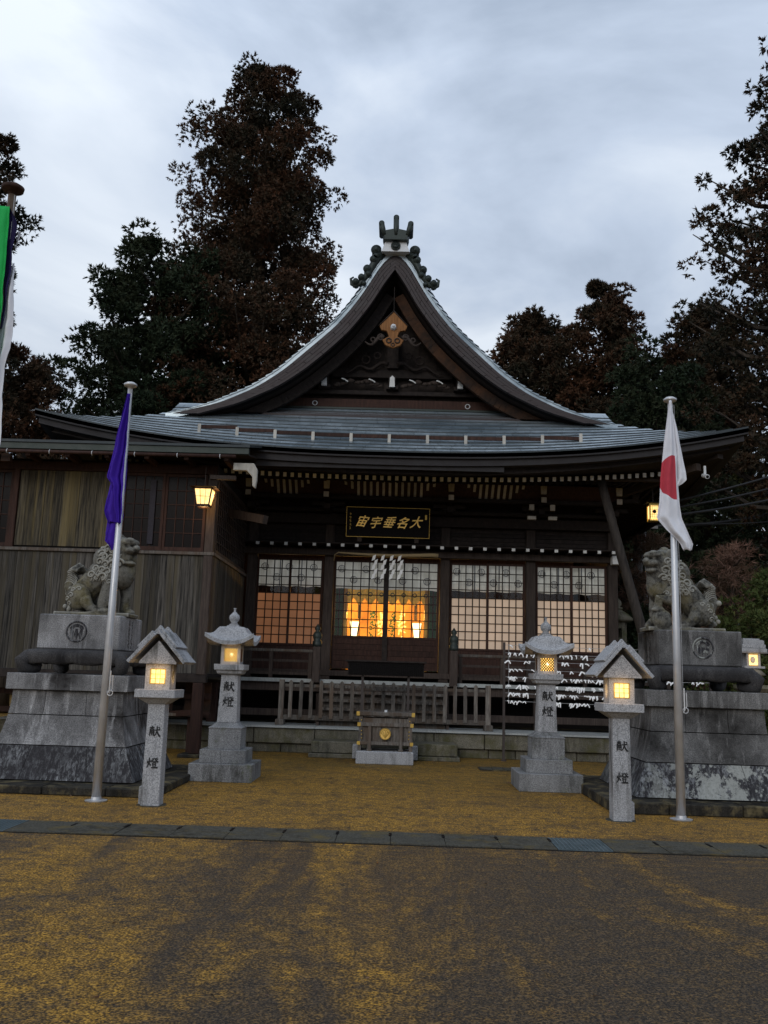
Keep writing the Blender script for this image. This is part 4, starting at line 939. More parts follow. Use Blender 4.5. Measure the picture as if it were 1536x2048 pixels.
# roof and gutter
Bl(MB().hexa([(-9, 15.15, 5.30), (-2.62, 15.15, 5.30), (-2.62, 18.2, 6.05), (-9, 18.2, 6.05), (-9, 15.15, 5.345), (-2.62, 15.15, 5.345), (-2.62, 18.2, 6.10), (-9, 18.2, 6.10)]), 'roof', 'tile_edge')
Bl(MB().hexa([(-9, 15.18, 5.19), (-2.64, 15.18, 5.19), (-2.64, 15.30, 5.19), (-9, 15.30, 5.19), (-9, 15.18, 5.298), (-2.64, 15.18, 5.298), (-2.64, 15.30, 5.30), (-9, 15.30, 5.30)]), 'fascia', 'copper_dark')
Bl(MB().hexa([(-9, 15.3, 5.20), (-2.7, 15.3, 5.20), (-2.7, 16.4, 5.40), (-9, 16.4, 5.40), (-9, 15.3, 5.23), (-2.7, 15.3, 5.23), (-2.7, 16.4, 5.43), (-9, 16.4, 5.43)]), 'soffit', 'wood_dark')
Bl(MB().tube([(-9, 15.12, 5.12), (-2.85, 15.12, 5.125)], .032, 10), 'gutter', 'wood_red', smooth=True)
for k in range(8): Bl(MB().torus((-8.3 + k * .74, 15.12, 5.12), .036, .006, 'x', 12, 5), 'gutter_bracket', 'plaster')
for k in range(9): Bl(MB().box(-8.7 + k * .7, -8.62 + k * .7, 15.35, 16.0, 5.10, 5.18), 'rafter', 'wood_red')
Bl(MB().box(-7.0, -6.84, 15.3, 15.4, 4.98, 5.12), 'beam_end', 'wood_orange')
# carved bracket at the eave end
Bl(MB().prism([(-2.92, 5.06), (-2.92, 4.93), (-2.68, 4.93), (-2.58, 4.82), (-2.57, 4.66), (-2.52, 4.62), (-2.50, 4.76), (-2.50, 4.95), (-2.56, 5.06)], 15.32, 15.42), 'eave_bracket', 'wood_rib', bevel=.01)
Bl(MB().box(-3.35, -2.9, 15.5, 15.6, 4.80, 4.87), 'beam_end', 'wood_post')
Bl(MB().beam((XE, 17.2, 4.5), (-2.5, 16.6, 4.28), .12, .16), 'tie_beam', 'wood_post')
# floor and stilts
Bl(MB().box(-8.7, XE + .02, 15.98, 16.14, 1.26, 1.415), 'floor_beam', 'wood_dark', bevel=.01)
Bl(MB().box(-8.7, XE, 16.14, 19.5, 1.36, 1.41), 'floor', 'void')
for xp, yp in ((-3.43, 16.05), (-5.2, 16.1), (-7.05, 16.0), (-3.6, 18.2), (-5.2, 18.2), (-7.2, 18.2)):
    Bl(MB().box(xp - .09, xp + .09, yp - .09, yp + .09, .06, 1.26), 'stilt', 'wood_red', bevel=.01); Bl(MB().cbox(xp, yp, .5, .42, 0, .06), 'footing', 'paving', bevel=.01)
for z in (.62, .95): Bl(MB().box(-8.6, -3.4, 17.0, 17.1, z, z + .1), 'brace', 'wood_red')
for k in range(5): Bl(MB().box(-3.55 - k * .35, -3.42 - k * .35, 17.1, 17.16, .7, 1.26), 'underfloor_board', 'wood_orange')
Bl(MB().beam((-3.5, 16.1, .75), (-5.1, 18.0, .55), .1, .1), 'brace', 'wood_red')
# bench-like stage edge under the building
bn = thing('plank_bench', 'low plank bench stored under the raised side building', 'bench', (-4.3, 16.7, 0))
MB().box(-.7, .8, -.2, .2, .66, .71).build('seat', 'wood_grey', bn); MB().box(-.6, -.52, -.15, .15, 0, .66).build('leg', 'wood_red', bn); MB().box(.6, .68, -.15, .15, 0, .66).build('leg', 'wood_red', bn)

# ================================================================== LANTERNS
def lamp_point(parent, loc, e_, c=(1, .6, .25), s_=.05):
    L = bpy.data.lights.new('lantern_light', 'POINT'); L.energy = e_; L.color = c; L.shadow_soft_size = s_
    o = bpy.data.objects.new('lantern_light', L); COL.objects.link(o); o.parent = parent; o.location = loc
# eave lantern on the side building
hl = thing('hanging_lantern', 'glowing wooden lantern hanging under the eave of the side building', 'lantern', (-3.47, 15.68, 4.33))
MB().frus(0, 0, .03, .31, .21, .21, .31, .31).build('paper_shade', 'lamp', hl)
m_ = MB()
for sx in (-1, 1):
    for sy in (-1, 1): m_.beam((sx * .108, sy * .108, .01), (sx * .158, sy * .158, .32), .018, .018)
for z, w in ((.02, .11), (.31, .16)):
    for sx in (-1, 1): m_.box(-w, w, sx * w - .008, sx * w + .008, z - .012, z + .012); m_.box(sx * w - .008, sx * w + .008, -w, w, z - .012, z + .012)
for k in (-.33, .33):
    for sy in (-1, 1): m_.beam((k * .11, sy * .111, .03), (k * .16, sy * .159, .31), .006, .006)
m_.box(-.13, .13, -.139, -.134, .165, .172)
m_.build('frame', 'wood_red', hl); MB().frus(0, 0, .33, .37, .46, .46, .16, .16).build('roof', 'wood_orange', hl)
MB().tube([(0, 0, .36), (0, 0, .72)], .006, 6).build('hanger', 'iron', hl); MB().cbox(0, 0, .22, .22, -.01, .01).build('base', 'wood_red', hl)
lamp_point(hl, (.0, -.0, -.08), 3.0); lamp_point(hl, (.22, .1, .2), 2.2)
# square lantern under the right eave corner
h2 = thing('hanging_lantern', 'small square brass lantern glowing under the right corner of the eave', 'lantern', (5.17, 18.0, 4.70))
MB().cbox(0, 0, .20, .20, .07, .36).build('pane', 'lamp', h2)
m_ = MB()
for sx in (-1, 1):
    for sy in (-1, 1): m_.box(sx * .105 - .012, sx * .105 + .012, sy * .105 - .012, sy * .105 + .012, 0, .42)
for k in range(5):
    for sy in (-1, 1): m_.box(-.1, .1, sy * .104 - .003, sy * .104 + .003, .09 + k * .06, .096 + k * .06); m_.box(-.09 + k * .042, -.084 + k * .042, sy * .104 - .003, sy * .104 + .003, .07, .36)
m_.box(-.115, .115, -.115, .115, .36, .42); m_.box(-.115, .115, -.115, .115, 0, .012)
m_.build('frame', 'brass', h2); MB().tube([(0, -.112, .22), (0, -.106, .22)], .045, 12).build('crest', 'black', h2); MB().frus(0, 0, .42, .47, .36, .36, .1, .1).build('roof', 'copper_dark', h2)
MB().tube([(0, 0, .46), (0, 0, .75)], .006, 6).build('hanger', 'iron', h2)
m_ = MB()
for k in range(6): m_.box(-.09 + k * .036, -.078 + k * .036, -.11, -.108, .015, .06)
m_.build('fringe', 'lamp_amber', h2); h2.scale = (.86, .86, .86); h2.location.x = 5.12

BR = {}   # brush strokes of the two characters on the lantern posts, unit square, y up: polylines (x, y, width)
BR['献'] = [[(.08, .83, .05), (.42, .86, .07)], [(.25, .97, .05), (.25, .73, .06)], [(.10, .68, .05), (.09, .40, .06), (.08, .12, .04)], [(.08, .70, .05), (.42, .73, .06), (.43, .45, .07), (.42, .14, .06), (.36, .18, .03)],
            [(.18, .62, .04), (.22, .55, .05)], [(.34, .63, .05), (.30, .55, .04)], [(.15, .50, .04), (.37, .52, .05)], [(.14, .37, .04), (.38, .39, .05)], [(.26, .52, .05), (.26, .20, .05)],
            [(.52, .62, .05), (.96, .67, .07)], [(.72, .92, .06), (.71, .55, .07), (.62, .30, .06), (.48, .10, .03)], [(.71, .58, .05), (.82, .30, .08), (.98, .10, .10)], [(.86, .88, .05), (.93, .80, .07)]]
BR['燈'] = [[(.08, .66, .05), (.06, .50, .06)], [(.38, .72, .06), (.30, .58, .03)], [(.22, .94, .06), (.21, .60, .07), (.14, .32, .06), (.02, .10, .03)], [(.22, .50, .04), (.34, .32, .08)],
            [(.46, .88, .04), (.62, .90, .06), (.52, .70, .04), (.40, .58, .02)], [(.47, .78, .04), (.53, .74, .05)], [(.90, .95, .05), (.76, .86, .03)], [(.97, .84, .05), (.82, .76, .03)], [(.70, .92, .04), (.82, .72, .07), (.98, .62, .10)],
            [(.52, .62, .04), (.84, .64, .06)], [(.52, .50, .05), (.54, .34, .05)], [(.52, .51, .04), (.82, .53, .06), (.80, .36, .06)], [(.54, .37, .04), (.80, .38, .05)], [(.56, .29, .05), (.60, .18, .05)], [(.80, .30, .05), (.74, .18, .04)], [(.44, .10, .05), (.96, .12, .09)]]
def brush(ch, size, parent, loc, name='character'):
    m_ = MB(); z = 0
    for st in BR[ch]:
        pts = [Vector(((p[0] - .5) * size, (p[1] - .5) * size)) for p in st]; ws = [p[2] * size * .8 for p in st]
        L_, R_ = [], []
        for i, p in enumerate(pts):
            d = (pts[min(i + 1, len(pts) - 1)] - pts[max(i - 1, 0)]).normalized(); n_ = Vector((-d.y, d.x)); q = p - d * ws[i] * .6 if i == 0 else (p + d * ws[i] * .6 if i == len(pts) - 1 else p)
            L_.append(q + n_ * ws[i]); R_.append(q - n_ * ws[i])
        for i in range(len(pts) - 1):
            m_.hexa([(L_[i].x, -.003 - z, L_[i].y), (R_[i].x, -.003 - z, R_[i].y), (R_[i + 1].x, -.003 - z, R_[i + 1].y), (L_[i + 1].x, -.003 - z, L_[i + 1].y),
                     (L_[i].x, .002, L_[i].y), (R_[i].x, .002, R_[i].y), (R_[i + 1].x, .002, R_[i + 1].y), (L_[i + 1].x, .002, L_[i + 1].y)])
        z += .00005
    o = m_.build(name, 'ink', parent); o.location = loc; return o

def gable_lantern(x, y, lab, mirror=1):
    t = thing('stone_lantern', lab, 'stone lantern', (x, y, 0), group='gable roofed granite lanterns')
    MB().frus(0, 0, 0, 1.12, .205, .205, .19, .19).build('shaft', 'granite', t, bevel=.006)
    MB().lathe([(.17, 0), (.165, .006)], n=9).build('mortar_bed', 'concrete', t)
    MB().cbox(-.12 * mirror, .04, .06, .12, 0, .2).build('side_stone', 'granite', t, bevel=.01)
    MB().frus(0, 0, 1.10, 1.17, .21, .21, .40, .40).cbox(0, 0, .45, .45, 1.17, 1.262).build('ledge', 'granite', t, bevel=.005)
    fb = MB(); w = .14
    for sx in (-1, 1):
        for sy in (-1, 1): fb.cbox(sx * (w - .025), sy * (w - .025), .05, .05, 1.262, 1.54)
    fb.box(-w + .05, w - .05, -w, -w + .04, 1.262, 1.32).box(-w + .05, w - .05, -w, -w + .04, 1.49, 1.54).box(-w + .05, w - .05, w - .04, w, 1.262, 1.54)
    for sx in (-1, 1):   # side walls with round window
        a, b = sorted((sx * w, sx * (w - .03))); c0 = (0, 1.40); n = 20; ring = [(.052 * math.cos(2 * math.pi * k / n), 1.40 + .075 * math.sin(2 * math.pi * k / n)) for k in range(n)]
        sq = []
        for k in range(n):
            u_, v_ = math.cos(2 * math.pi * k / n), math.sin(2 * math.pi * k / n); m = max(abs(u_), abs(v_)); sq.append((.09 * u_ / m, 1.40 + .139 * v_ / m))
        for k in range(n):
            k2 = (k + 1) % n; fb.hexa([(a, *ring[k]), (a, *ring[k2]), (a, *sq[k2]), (a, *sq[k]), (b, *ring[k]), (b, *ring[k2]), (b, *sq[k2]), (b, *sq[k])])
    fb.build('fire_box', 'granite', t)
    MB().cbox(0, 0, .215, .20, 1.30, 1.51).build('glowing_pane', 'lamp', t)
    m_ = MB().box(-.09, -.078, -.142, -.125, 1.32, 1.49).box(.078, .09, -.142, -.125, 1.32, 1.49).box(-.078, .078, -.142, -.125, 1.32, 1.33).box(-.078, .078, -.142, -.125, 1.48, 1.49)
    for k in (-.026, .026): m_.box(k - .003, k + .003, -.139, -.129, 1.33, 1.48)
    for z in (1.38, 1.43): m_.box(-.078, .078, -.138, -.128, z - .003, z + .003)
    m_.build('window_frame', 'brass', t)
    MB().prism([(-.21, 1.545), (.21, 1.545), (.21, 1.565), (0, 1.80), (-.21, 1.565)], -.19, .19).build('gable', 'granite', t)
    for sx in (-1, 1):
        a = Vector((sx * .02, 0, 1.865)); b = Vector((sx * .305, 0, 1.545)); d = (b - a); n_ = Vector((-d.z, 0, d.x)).normalized(); n_ = n_ if n_.z > 0 else -n_
        def slab_(f0, f1, th, o): 
            p, q = a + d * f0, a + d * f1; return [(p.x + n_.x * o, -.27, p.z + n_.z * o), (q.x + n_.x * o, -.27, q.z + n_.z * o), (q.x + n_.x * o, .27, q.z + n_.z * o), (p.x + n_.x * o, .27, p.z + n_.z * o),
                     (p.x + n_.x * (o + th), -.27, p.z + n_.z * (o + th)), (q.x + n_.x * (o + th), -.27, q.z + n_.z * (o + th)), (q.x + n_.x * (o + th), .27, q.z + n_.z * (o + th)), (p.x + n_.x * (o + th), .27, p.z + n_.z * (o + th))]
        MB().hexa(slab_(0, 1.0, .038, 0)).build('roof_slab', 'granite', t, bevel=.004)
        q = slab_(0, .55, .028, .039); q = [(p[0], p[1] * .96, p[2]) for p in q]; MB().hexa(q).build('roof_slab', 'granite', t, bevel=.004)
    MB().prism([(-.035, 1.875), (.035, 1.875), (.0, 1.93)], -.24, .24).build('ridge', 'granite', t)
    for sy in (-.19, .13):
        MB().prism([(-.10, 1.86), (-.06, 1.845), (0, 1.91), (.06, 1.845), (.10, 1.86), (0, 1.975)], sy, sy + .07).build('ridge_cap', 'granite', t, bevel=.003)
    brush('献', .125, t, (0, -.1005, .80)); brush('燈', .125, t, (0, -.1025, .46))
    lamp_point(t, (0, -.24, 1.42), 1.0); lamp_point(t, (.2 * mirror, 0, 1.40), .35)
    return t
gable_lantern(-2.66, 10.40, 'gable roofed granite lantern beside the purple flag pole, lit', 1)
gable_lantern(2.53, 10.42, 'gable roofed granite lantern beside the red and white flag pole, lit', -1)

def urn_lantern(x, y, lab):
    t = thing('stone_lantern', lab, 'stone lantern', (x, y, 0), group='tall granite lanterns with onion finials')
    MB().cbox(0, 0, .87, .87, 0, .235).build('base_slab', 'granite_dark', t, bevel=.006)
    MB().cbox(0, 0, .635, .635, .235, .415).build('base_slab', 'granite_dark', t, bevel=.006)
    pr = [(.225, .415), (.225, .69), (.235, .705), (.225, .715), (.19, .73), (.155, .765), (.14, .775)]
    MB().lathe(pr, n=4, sq=True).build('pedestal_block', 'granite_dark', t, bevel=.004)
    MB().frus(0, 0, .775, 1.43, .275, .275, .235, .235).build('shaft', 'granite', t, bevel=.004)
    MB().lathe([(.13, 1.43), (.17, 1.45), (.185, 1.49), (.21, 1.50), (.215, 1.58)], n=4, sq=True).build('ledge', 'granite', t, bevel=.004)
    m_ = MB(); w = .137
    for sx in (-1, 1):
        for sy in (-1, 1): m_.cbox(sx * (w - .022), sy * (w - .022), .044, .044, 1.58, 1.86)
    for sy in (-1, 1):
        a, b = sorted((sy * w, sy * (w - .03)))
        m_.box(-w + .044, w - .044, a, b, 1.58, 1.62).box(-w + .044, w - .044, a, b, 1.80, 1.86).box(a, b, -w + .044, w - .044, 1.58, 1.62).box(a, b, -w + .044, w - .044, 1.80, 1.86)
    m_.build('fire_box', 'granite', t)
    MB().cbox(0, 0, .19, .19, 1.60, 1.82).build('glowing_pane', 'lamp_amber', t)
    MB().ball((0.01, -.105, 1.715), .024, 10, 6).build('bulb', 'lamp_hot', t)
    m_ = MB()
    for k in range(-5, 6):
        for sgn in (-1, 1):
            pts = []
            for z in (1.62, 1.80):
                pts.append((k * .036 + sgn * (z - 1.71) * .9, z))
            (xa, za), (xb, zb) = pts; 
            # clip to the opening
            def cl(xa, za, xb, zb):
                L = .093; 
                if max(xa, xb) < -L or min(xa, xb) > L: return None
                def at_(xc): f = (xc - xa) / (xb - xa); return (xc, za + f * (zb - za))
                p = [(xa, za), (xb, zb)]
                p = [at_(max(-L, min(L, q[0]))) if abs(q[0]) > L else q for q in p]; return p
            p = cl(xa, za, xb, zb)
            if not p or abs(p[0][1] - p[1][1]) < .01: continue
            m_.beam((p[0][0], -.122, p[0][1]), (p[1][0], -.122, p[1][1]), .010, .008, (0, 1, 0)); m_.beam((.122, p[0][0], p[0][1]), (.122, p[1][0], p[1][1]), .008, .008, (1, 0, 0)); m_.beam((-.122, p[0][0], p[0][1]), (-.122, p[1][0], p[1][1]), .008, .008, (1, 0, 0))
    m_.build('diamond_lattice', 'wood_orange', t)
    # swept roof: square plan, corners turned up
    def rf(u, v, under=False):
        # u round the square 0..1, v 0 eave .. 1 top
        k = int(u * 4) % 4; f = (u * 4) % 1 if u < 1 else 0
        if u >= 1: k, f = 0, 0
        cs = [(-1, -1), (1, -1), (1, 1), (-1, 1)]; a, b = cs[k], cs[(k + 1) % 4]; x_ = a[0] + (b[0] - a[0]) * f; y_ = a[1] + (b[1] - a[1]) * f
        cn_ = abs(2 * f - 1) ** 2.5
        w_ = interp(v, [(0, .315), (.2, .262), (.45, .222), (.7, .195), (.9, .165), (1, .08)]) + (cn_ * .03 * (1 - v)); z_ = interp(v, [(0, 1.905), (.2, 1.935), (.45, 1.99), (.7, 2.06), (.9, 2.11), (1, 2.115)]) + cn_ * .11 * (1 - v) ** 2
        return (x_ * w_, y_ * w_, z_)
    m_ = MB().grid(rf, 48, 8)
    m_.grid(lambda u, v: (lambda p, q: (p[0] * (1 - v * .45), p[1] * (1 - v * .45), p[2] - .055 - .01 * v))(rf(u, 0), 0), 48, 3)
    m_.grid(lambda u, v: (lambda p: (p[0], p[1], p[2] - .055 * v))(rf(u, 0)), 48, 1)
    m_.cbox(0, 0, .36, .36, 1.86, 1.9)
    m_.build('roof', 'granite', t, smooth=False)
    MB().cbox(0, 0, .17, .17, 2.10, 2.13).cbox(0, 0, .12, .12, 2.13, 2.15).build('finial_base', 'granite', t)
    MB().lathe([(.045, 2.15), (.055, 2.16), (.04, 2.175), (.065, 2.20), (.078, 2.24), (.07, 2.275), (.03, 2.315), (.016, 2.33), (.016, 2.365), (.026, 2.38), (0.0, 2.384)], n=18).build('finial', 'granite', t, smooth=True)
    brush('献', .15, t, (0, -.128, 1.27)); brush('燈', .15, t, (0, -.133, 1.06))
    lamp_point(t, (.02, -.19, 1.70), .6)
    return t
urn_lantern(-2.34, 13.08, 'tall granite lantern with onion finial left of the offering box, lit')
urn_lantern(2.155, 13.14, 'tall granite lantern with onion finial before the paper fortune rack, lit')

# ================================================================== PLATFORMS, PEDESTALS, LIONS
for sgn, lab in ((-1, 'low dark stone platform under the open mouthed lion pedestal'), (1, 'low dark stone platform under the pedestal of the lion with a ball')):
    pf = thing('stone_platform', lab, 'platform', (sgn * 4.5 - .09, 12.4, 0)); h = .10 if sgn < 0 else .13
    xs = [-1.85, -1.2, -.35, .5, 1.25, 1.85]
    for a, b in zip(xs, xs[1:]): MB().box(a + .004, b - .004, -1.5, -1.15, 0, h + random.uniform(-.004, .002)).build('kerb_stone', 'paving', pf, bevel=.012)
    e0, e1 = (1.55, 1.85) if sgn < 0 else (-1.85, -1.55)
    for k in range(3): MB().box(e0, e1, -1.145 + k * .9, -.255 + k * .9, 0, h + random.uniform(-.004, .002)).build('kerb_stone', 'paving', pf, bevel=.012)
    a0, a1 = (-1.85, 1.545) if sgn < 0 else (-1.545, 1.85)
    for i in range(4):
        for j in range(3): MB().box(lerp(a0, a1, i / 4) + .003, lerp(a0, a1, (i + 1) / 4) - .003, -1.145 + j * .9, -.25 + j * .9, 0, h - .012 + random.uniform(-.004, .003)).build('paving_slab', 'paving', pf, bevel=.008)

def pedestal(cx, cy, lab, zb, mirror):
    t = thing('lion_pedestal', lab, 'pedestal', (cx, cy, zb)); zb = 0; GP = 'granite_ped' if mirror > 0 else 'granite_ped2' 
    def course(z0, z1, hw, mat, n, seed):
        """a course of stones with a flared (concave) profile; hw(z) half-width"""
        rr = random.Random(seed); m = 4
        for face in range(4):
            ca, sa = ((1, 0), (0, 1), (-1, 0), (0, -1))[face]
            k = n if face % 2 == 0 else n
            cuts = [-1] + sorted([lerp(-1, 1, (i + 1) / k) + rr.uniform(-.12, .12) for i in range(k - 1)]) + [1]
            for a, b in zip(cuts, cuts[1:]):
                mm = MB()
                def fn(u, v):
                    z = lerp(z0 + .002, z1 - .004, v); w = hw(z); s_ = lerp(a, b, u); g_ = .003 if 0 < u < 1 else 0
                    x_, y_ = s_ * w + (.003 / 1 if u == 0 and a > -1 else (-.003 if u == 1 and b < 1 else 0)), -w
                    return (x_ * ca - y_ * sa, x_ * sa + y_ * ca, z)
                mm.grid(fn, 4, m)
                mm.build('stone', mat, t)
    lim = .0
    course(.0, .40, lambda z: 1.0 - .42 * z + .0 * z, 'black_base', 3, 1)
    MB().frus(0, 0, 0, .398, 1.94, 1.94, 1.60, 1.60).build('core', 'void', t)
    def hw2(z): t_ = (z - .40) / .67; return .825 - .115 * (1 - (1 - t_) ** 2)
    course(.405, .77, hw2, GP, 1, 2); course(.775, 1.075, hw2, GP, 3, 3)
    MB().cbox(0, 0, 1.56, 1.56, 1.08, 1.285).build('cap_stone', GP, t, bevel=.006)
    # scroll legged stone table
    m_ = MB()
    def tab(u, v):
        a = u * 2 * math.pi; n_ = 9.0; cx_, sy_ = math.cos(a), math.sin(a); r_ = (abs(cx_) ** n_ + abs(sy_) ** n_) ** (-1 / n_)
        w_ = interp(v, [(0, .60), (.1, .66), (.25, .69), (.5, .705), (.75, .695), (.9, .65), (1, .55)]); z_ = interp(v, [(0, 1.44), (.1, 1.42), (.25, 1.43), (.5, 1.50), (.75, 1.56), (.9, 1.59), (1, 1.60)])
        ap = .022 * abs(math.sin(6 * a)) if v < .3 else 0
        return (cx_ * r_ * w_, sy_ * r_ * w_, z_ - ap)
    m_.grid(tab, 64, 10); m_.cbox(0, 0, .95, .95, 1.45, 1.598); m_.build('table_slab', 'table_stone', t, smooth=True)
    for sx in (-1, 1):
        for sy in (-1, 1):
            q = MB(); q.tube([(sx * .50, sy * .50, 1.53), (sx * .60, sy * .60, 1.50), (sx * .66, sy * .66, 1.43), (sx * .64, sy * .64, 1.36), (sx * .57, sy * .57, 1.335), (sx * .50, sy * .50, 1.35), (sx * .49, sy * .49, 1.40)], [.08, .09, .095, .085, .07, .055, .04], 14)
            q.ball((sx * .50, sy * .50, 1.40), .05, 10, 7); q.ball((sx * .58, sy * .58, 1.49), .095, 14, 9)
            q.build('scroll_foot', 'table_stone', t, smooth=True)
    bw = .54
    MB().cbox(0, 0, 2 * bw, 2 * bw * .95, 1.605, 2.06).build('block', GP, t, bevel=.014)
    yf = -bw * .95
    cr = MB().torus((-.03 * mirror, yf - .001, 1.835), .130, .012, n=32, m=6).build('crest_ring', 'black_base', t, smooth=True)
    m_ = MB()
    for k in (-1, 0, 1): 
        x_ = -.03 * mirror + k * .05; m_.prism([(x_, 1.725 - abs(k) * -.01), (x_ + .026, 1.80), (x_ + .012 + k * .02, 1.875), (x_ - .012 + k * .02, 1.875), (x_ - .026, 1.80)], yf - .008, yf + .002)
    for k in range(9):
        a = math.pi * (.1 + .8 * k / 8); m_.ball((-.03 * mirror + .085 * math.cos(a), yf - .002, 1.865 + .06 * math.sin(a)), .015, 6, 4, (1, .5, 1)); m_.ball((-.03 * mirror + .055 * math.cos(a), yf - .002, 1.865 + .04 * math.sin(a)), .012, 6, 4, (1, .5, 1))
    m_.build('crest_sheaf', 'black_base', t)
    # engraved inscription on the side facing the court
    sx = mirror; m_ = MB(); rr = random.Random(4)
    for c_ in range(2):
        for k in range(9):
            for q in range(5):
                y_ = -.10 + c_ * .14 + rr.uniform(-.03, .03); z_ = 2.0 - k * .042 + rr.uniform(-.015, .015); a = rr.choice((0, 1.57, .6)); dy, dz = math.cos(a) * .015, math.sin(a) * .015
                m_.beam((sx * (bw + .0005), y_ - dy, z_ - dz), (sx * (bw + .0005), y_ + dy, z_ + dz), .004, .005, (0, .3, 1) if a < 1 else (0, 1, 0))
    m_.build('inscription', 'ink', t)
    return t
PX, PY = 4.13, 12.42
pedestal(-4.17, PY, 'tiered granite pedestal under the open mouthed lion, black stained base', .10, 1)
pedestal(3.96, PY, 'tiered granite pedestal under the lion with a ball, lichen on its base', .13, -1)

def lion(cx, cy, cz, sgn, lab, ball):
    """sgn: +1 the head points to +x, -1 to -x"""
    v, f = [], []
    m_ = MB()
    def E(x, y, z, r, s_=(1, 1, 1)): m_.ball((x * sgn, y, z), r, 16, 10, s_)
    def T(pts, rs, n=12):
        m_.tube([(p[0] * sgn, p[1], p[2]) for p in pts], rs, n)
        for p, r in ((pts[0], rs[0]), (pts[-1], rs[-1])): E(*p, r)
    # base slab and body
    m_.box(-.52, .50, -.24, .24, 0, .05)
    T([(-.22, 0, .32), (-.05, 0, .50), (.12, 0, .66), (.26, 0, .72)], [.17, .19, .22, .21])
    E(.27, 0, .62, .21, (1, 1, 1.15)); E(.02, 0, .58, .20)
    # haunches and hind feet
    for sy in (-1, 1):
        E(-.23, sy * .13, .26, .155, (1.1, .8, 1.2)); T([(-.12, sy * .17, .20), (-.05, sy * .18, .12), (.03, sy * .18, .08)], [.09, .065, .055]); E(.03, sy * .18, .075, .06, (1.4, 1, .7))
    # front legs
    T([(.30, .12, .55), (.34, .13, .30), (.33, .13, .10)], [.10, .075, .07]); E(.38, .13, .075, .075, (1.3, 1, .7))
    if ball:
        T([(.20, -.15, .52), (.25, -.18, .40), (.36, -.18, .42), (.38, -.18, .30)], [.10, .085, .07, .06]); E(.38, -.19, .28, .07, (1.3, 1, .6)); E(.33, -.17, .145, .14); T([(.47, -.15, .12), (.50, -.15, .07)], [.04, .045])
    else:
        T([(.20, -.13, .55), (.17, -.16, .38), (.14, -.17, .20), (.12, -.17, .10)], [.11, .09, .095, .075]); E(.14, -.19, .075, .07, (1.5, 1.1, .7)); E(.18, -.18, .36, .075, (1, .9, .8)); E(.24, -.17, .17, .07)
    # head: cranium, brow, cheeks, muzzle, jaw
    hx, hy, hz = .32, -.05, .92
    T([(.22, 0, .72), (.28, -.02, .84)], [.23, .21]); E(.08, 0, .78, .20)
    E(hx - .05, hy, hz, .20, (1, 1.05, .95)); E(hx + .05, hy - .04, hz + .10, .13, (1.25, 1.2, .5)); E(hx + .08, hy - .06, hz - .01, .115, (1.25, 1.15, .55)); E(hx + .19, hy - .09, hz + .02, .05, (1, 1.4, .9))
    for s_ in (-1, 1): E(hx + .10, hy - .04 + s_ * .09, hz + .125, .055, (1.2, 1, .7)); E(hx - .10, hy + s_ * .18, hz + .10, .06, (.8, .5, 1.3)); E(hx + .09, hy - .05 + s_ * .085, hz + .055, .03)
    E(hx - .08, hy, hz + .15, .08)
    if ball: E(hx + .08, hy - .05, hz - .105, .10, (1.15, 1.05, .5))
    else: E(hx + .07, hy - .05, hz - .185, .10, (1.15, 1.05, .42)); E(hx + .0, hy - .02, hz - .12, .09)
    # tail: a plume of strands curling forward at the top
    T([(-.34, 0, .24), (-.40, 0, .40), (-.38, 0, .52)], [.08, .09, .08])
    for k in range(9):
        a_ = k / 8 - .5; T([(-.38, a_ * .08, .46), (-.42 + abs(a_) * .05, a_ * .16, .60), (-.37 + .02 * k, a_ * .19, .71 - .02 * abs(k - 4)), (-.31 + .012 * k, a_ * .16, .70 - .02 * abs(k - 4)), (-.30, a_ * .12, .62)], [.035, .042, .038, .03, .015], 8)
    base = MB(); 
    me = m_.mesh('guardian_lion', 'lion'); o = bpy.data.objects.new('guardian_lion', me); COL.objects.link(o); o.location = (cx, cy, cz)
    md = o.modifiers.new('r', 'REMESH'); md.mode = 'VOXEL'; md.voxel_size = .011; md.use_smooth_shade = True
    sm = o.modifiers.new('s', 'SMOOTH'); sm.factor = .5; sm.iterations = 3
    dg = bpy.context.evaluated_depsgraph_get(); dg.update(); body = bpy.data.meshes.new_from_object(o.evaluated_get(dg)); o.modifiers.clear()
    # carved curls: spirals on mane, haunch and tail, joined into the same statue mesh
    from mathutils.bvhtree import BVHTree
    bv = BVHTree.FromPolygons([x_.co.copy() for x_ in body.vertices], [tuple(p.vertices) for p in body.polygons])
    c_ = MB()
    def curl(x, z, r, sy, spin=1, n=18):
        pts, rs = [], []
        for k in range(n):
            a = k / n * 4.2 * math.pi * .55; q = r * (1 - .8 * k / n); px_, pz_ = x * sgn + q * math.cos(a) * spin * sgn, z + q * math.sin(a)
            h = bv.ray_cast(Vector((px_, sy * 1.0, pz_)), Vector((0, -sy, 0)))
            if h[0] is None: continue
            pts.append(h[0] + Vector((0, sy * r * .14, 0))); rs.append(r * .27 * (1 - .3 * k / n))
        if len(pts) > 3 and max((a - b).length for a, b in zip(pts, pts[1:])) < r: c_.tube(pts, rs, 6)
        h = bv.ray_cast(Vector((x * sgn, sy * 1.0, z)), Vector((0, -sy, 0)))
        if h[0] is not None: c_.ball(h[0], r * .3, 7, 5)
    rr = random.Random(12 if ball else 5)
    mane = [(.10, 1.02), (.02, .95), (.05, .86), (.18, 1.02), (.13, .92), (.22, .88), (.10, .81), (.19, .78), (.28, .80), (.04, .73), (.13, .71), (.23, .70), (-.02, .64), (.07, .62), (.16, .61), (-.08, .56), (.0, .52), (.10, .52), (.30, .71), (.20, .98), (.26, .92)]
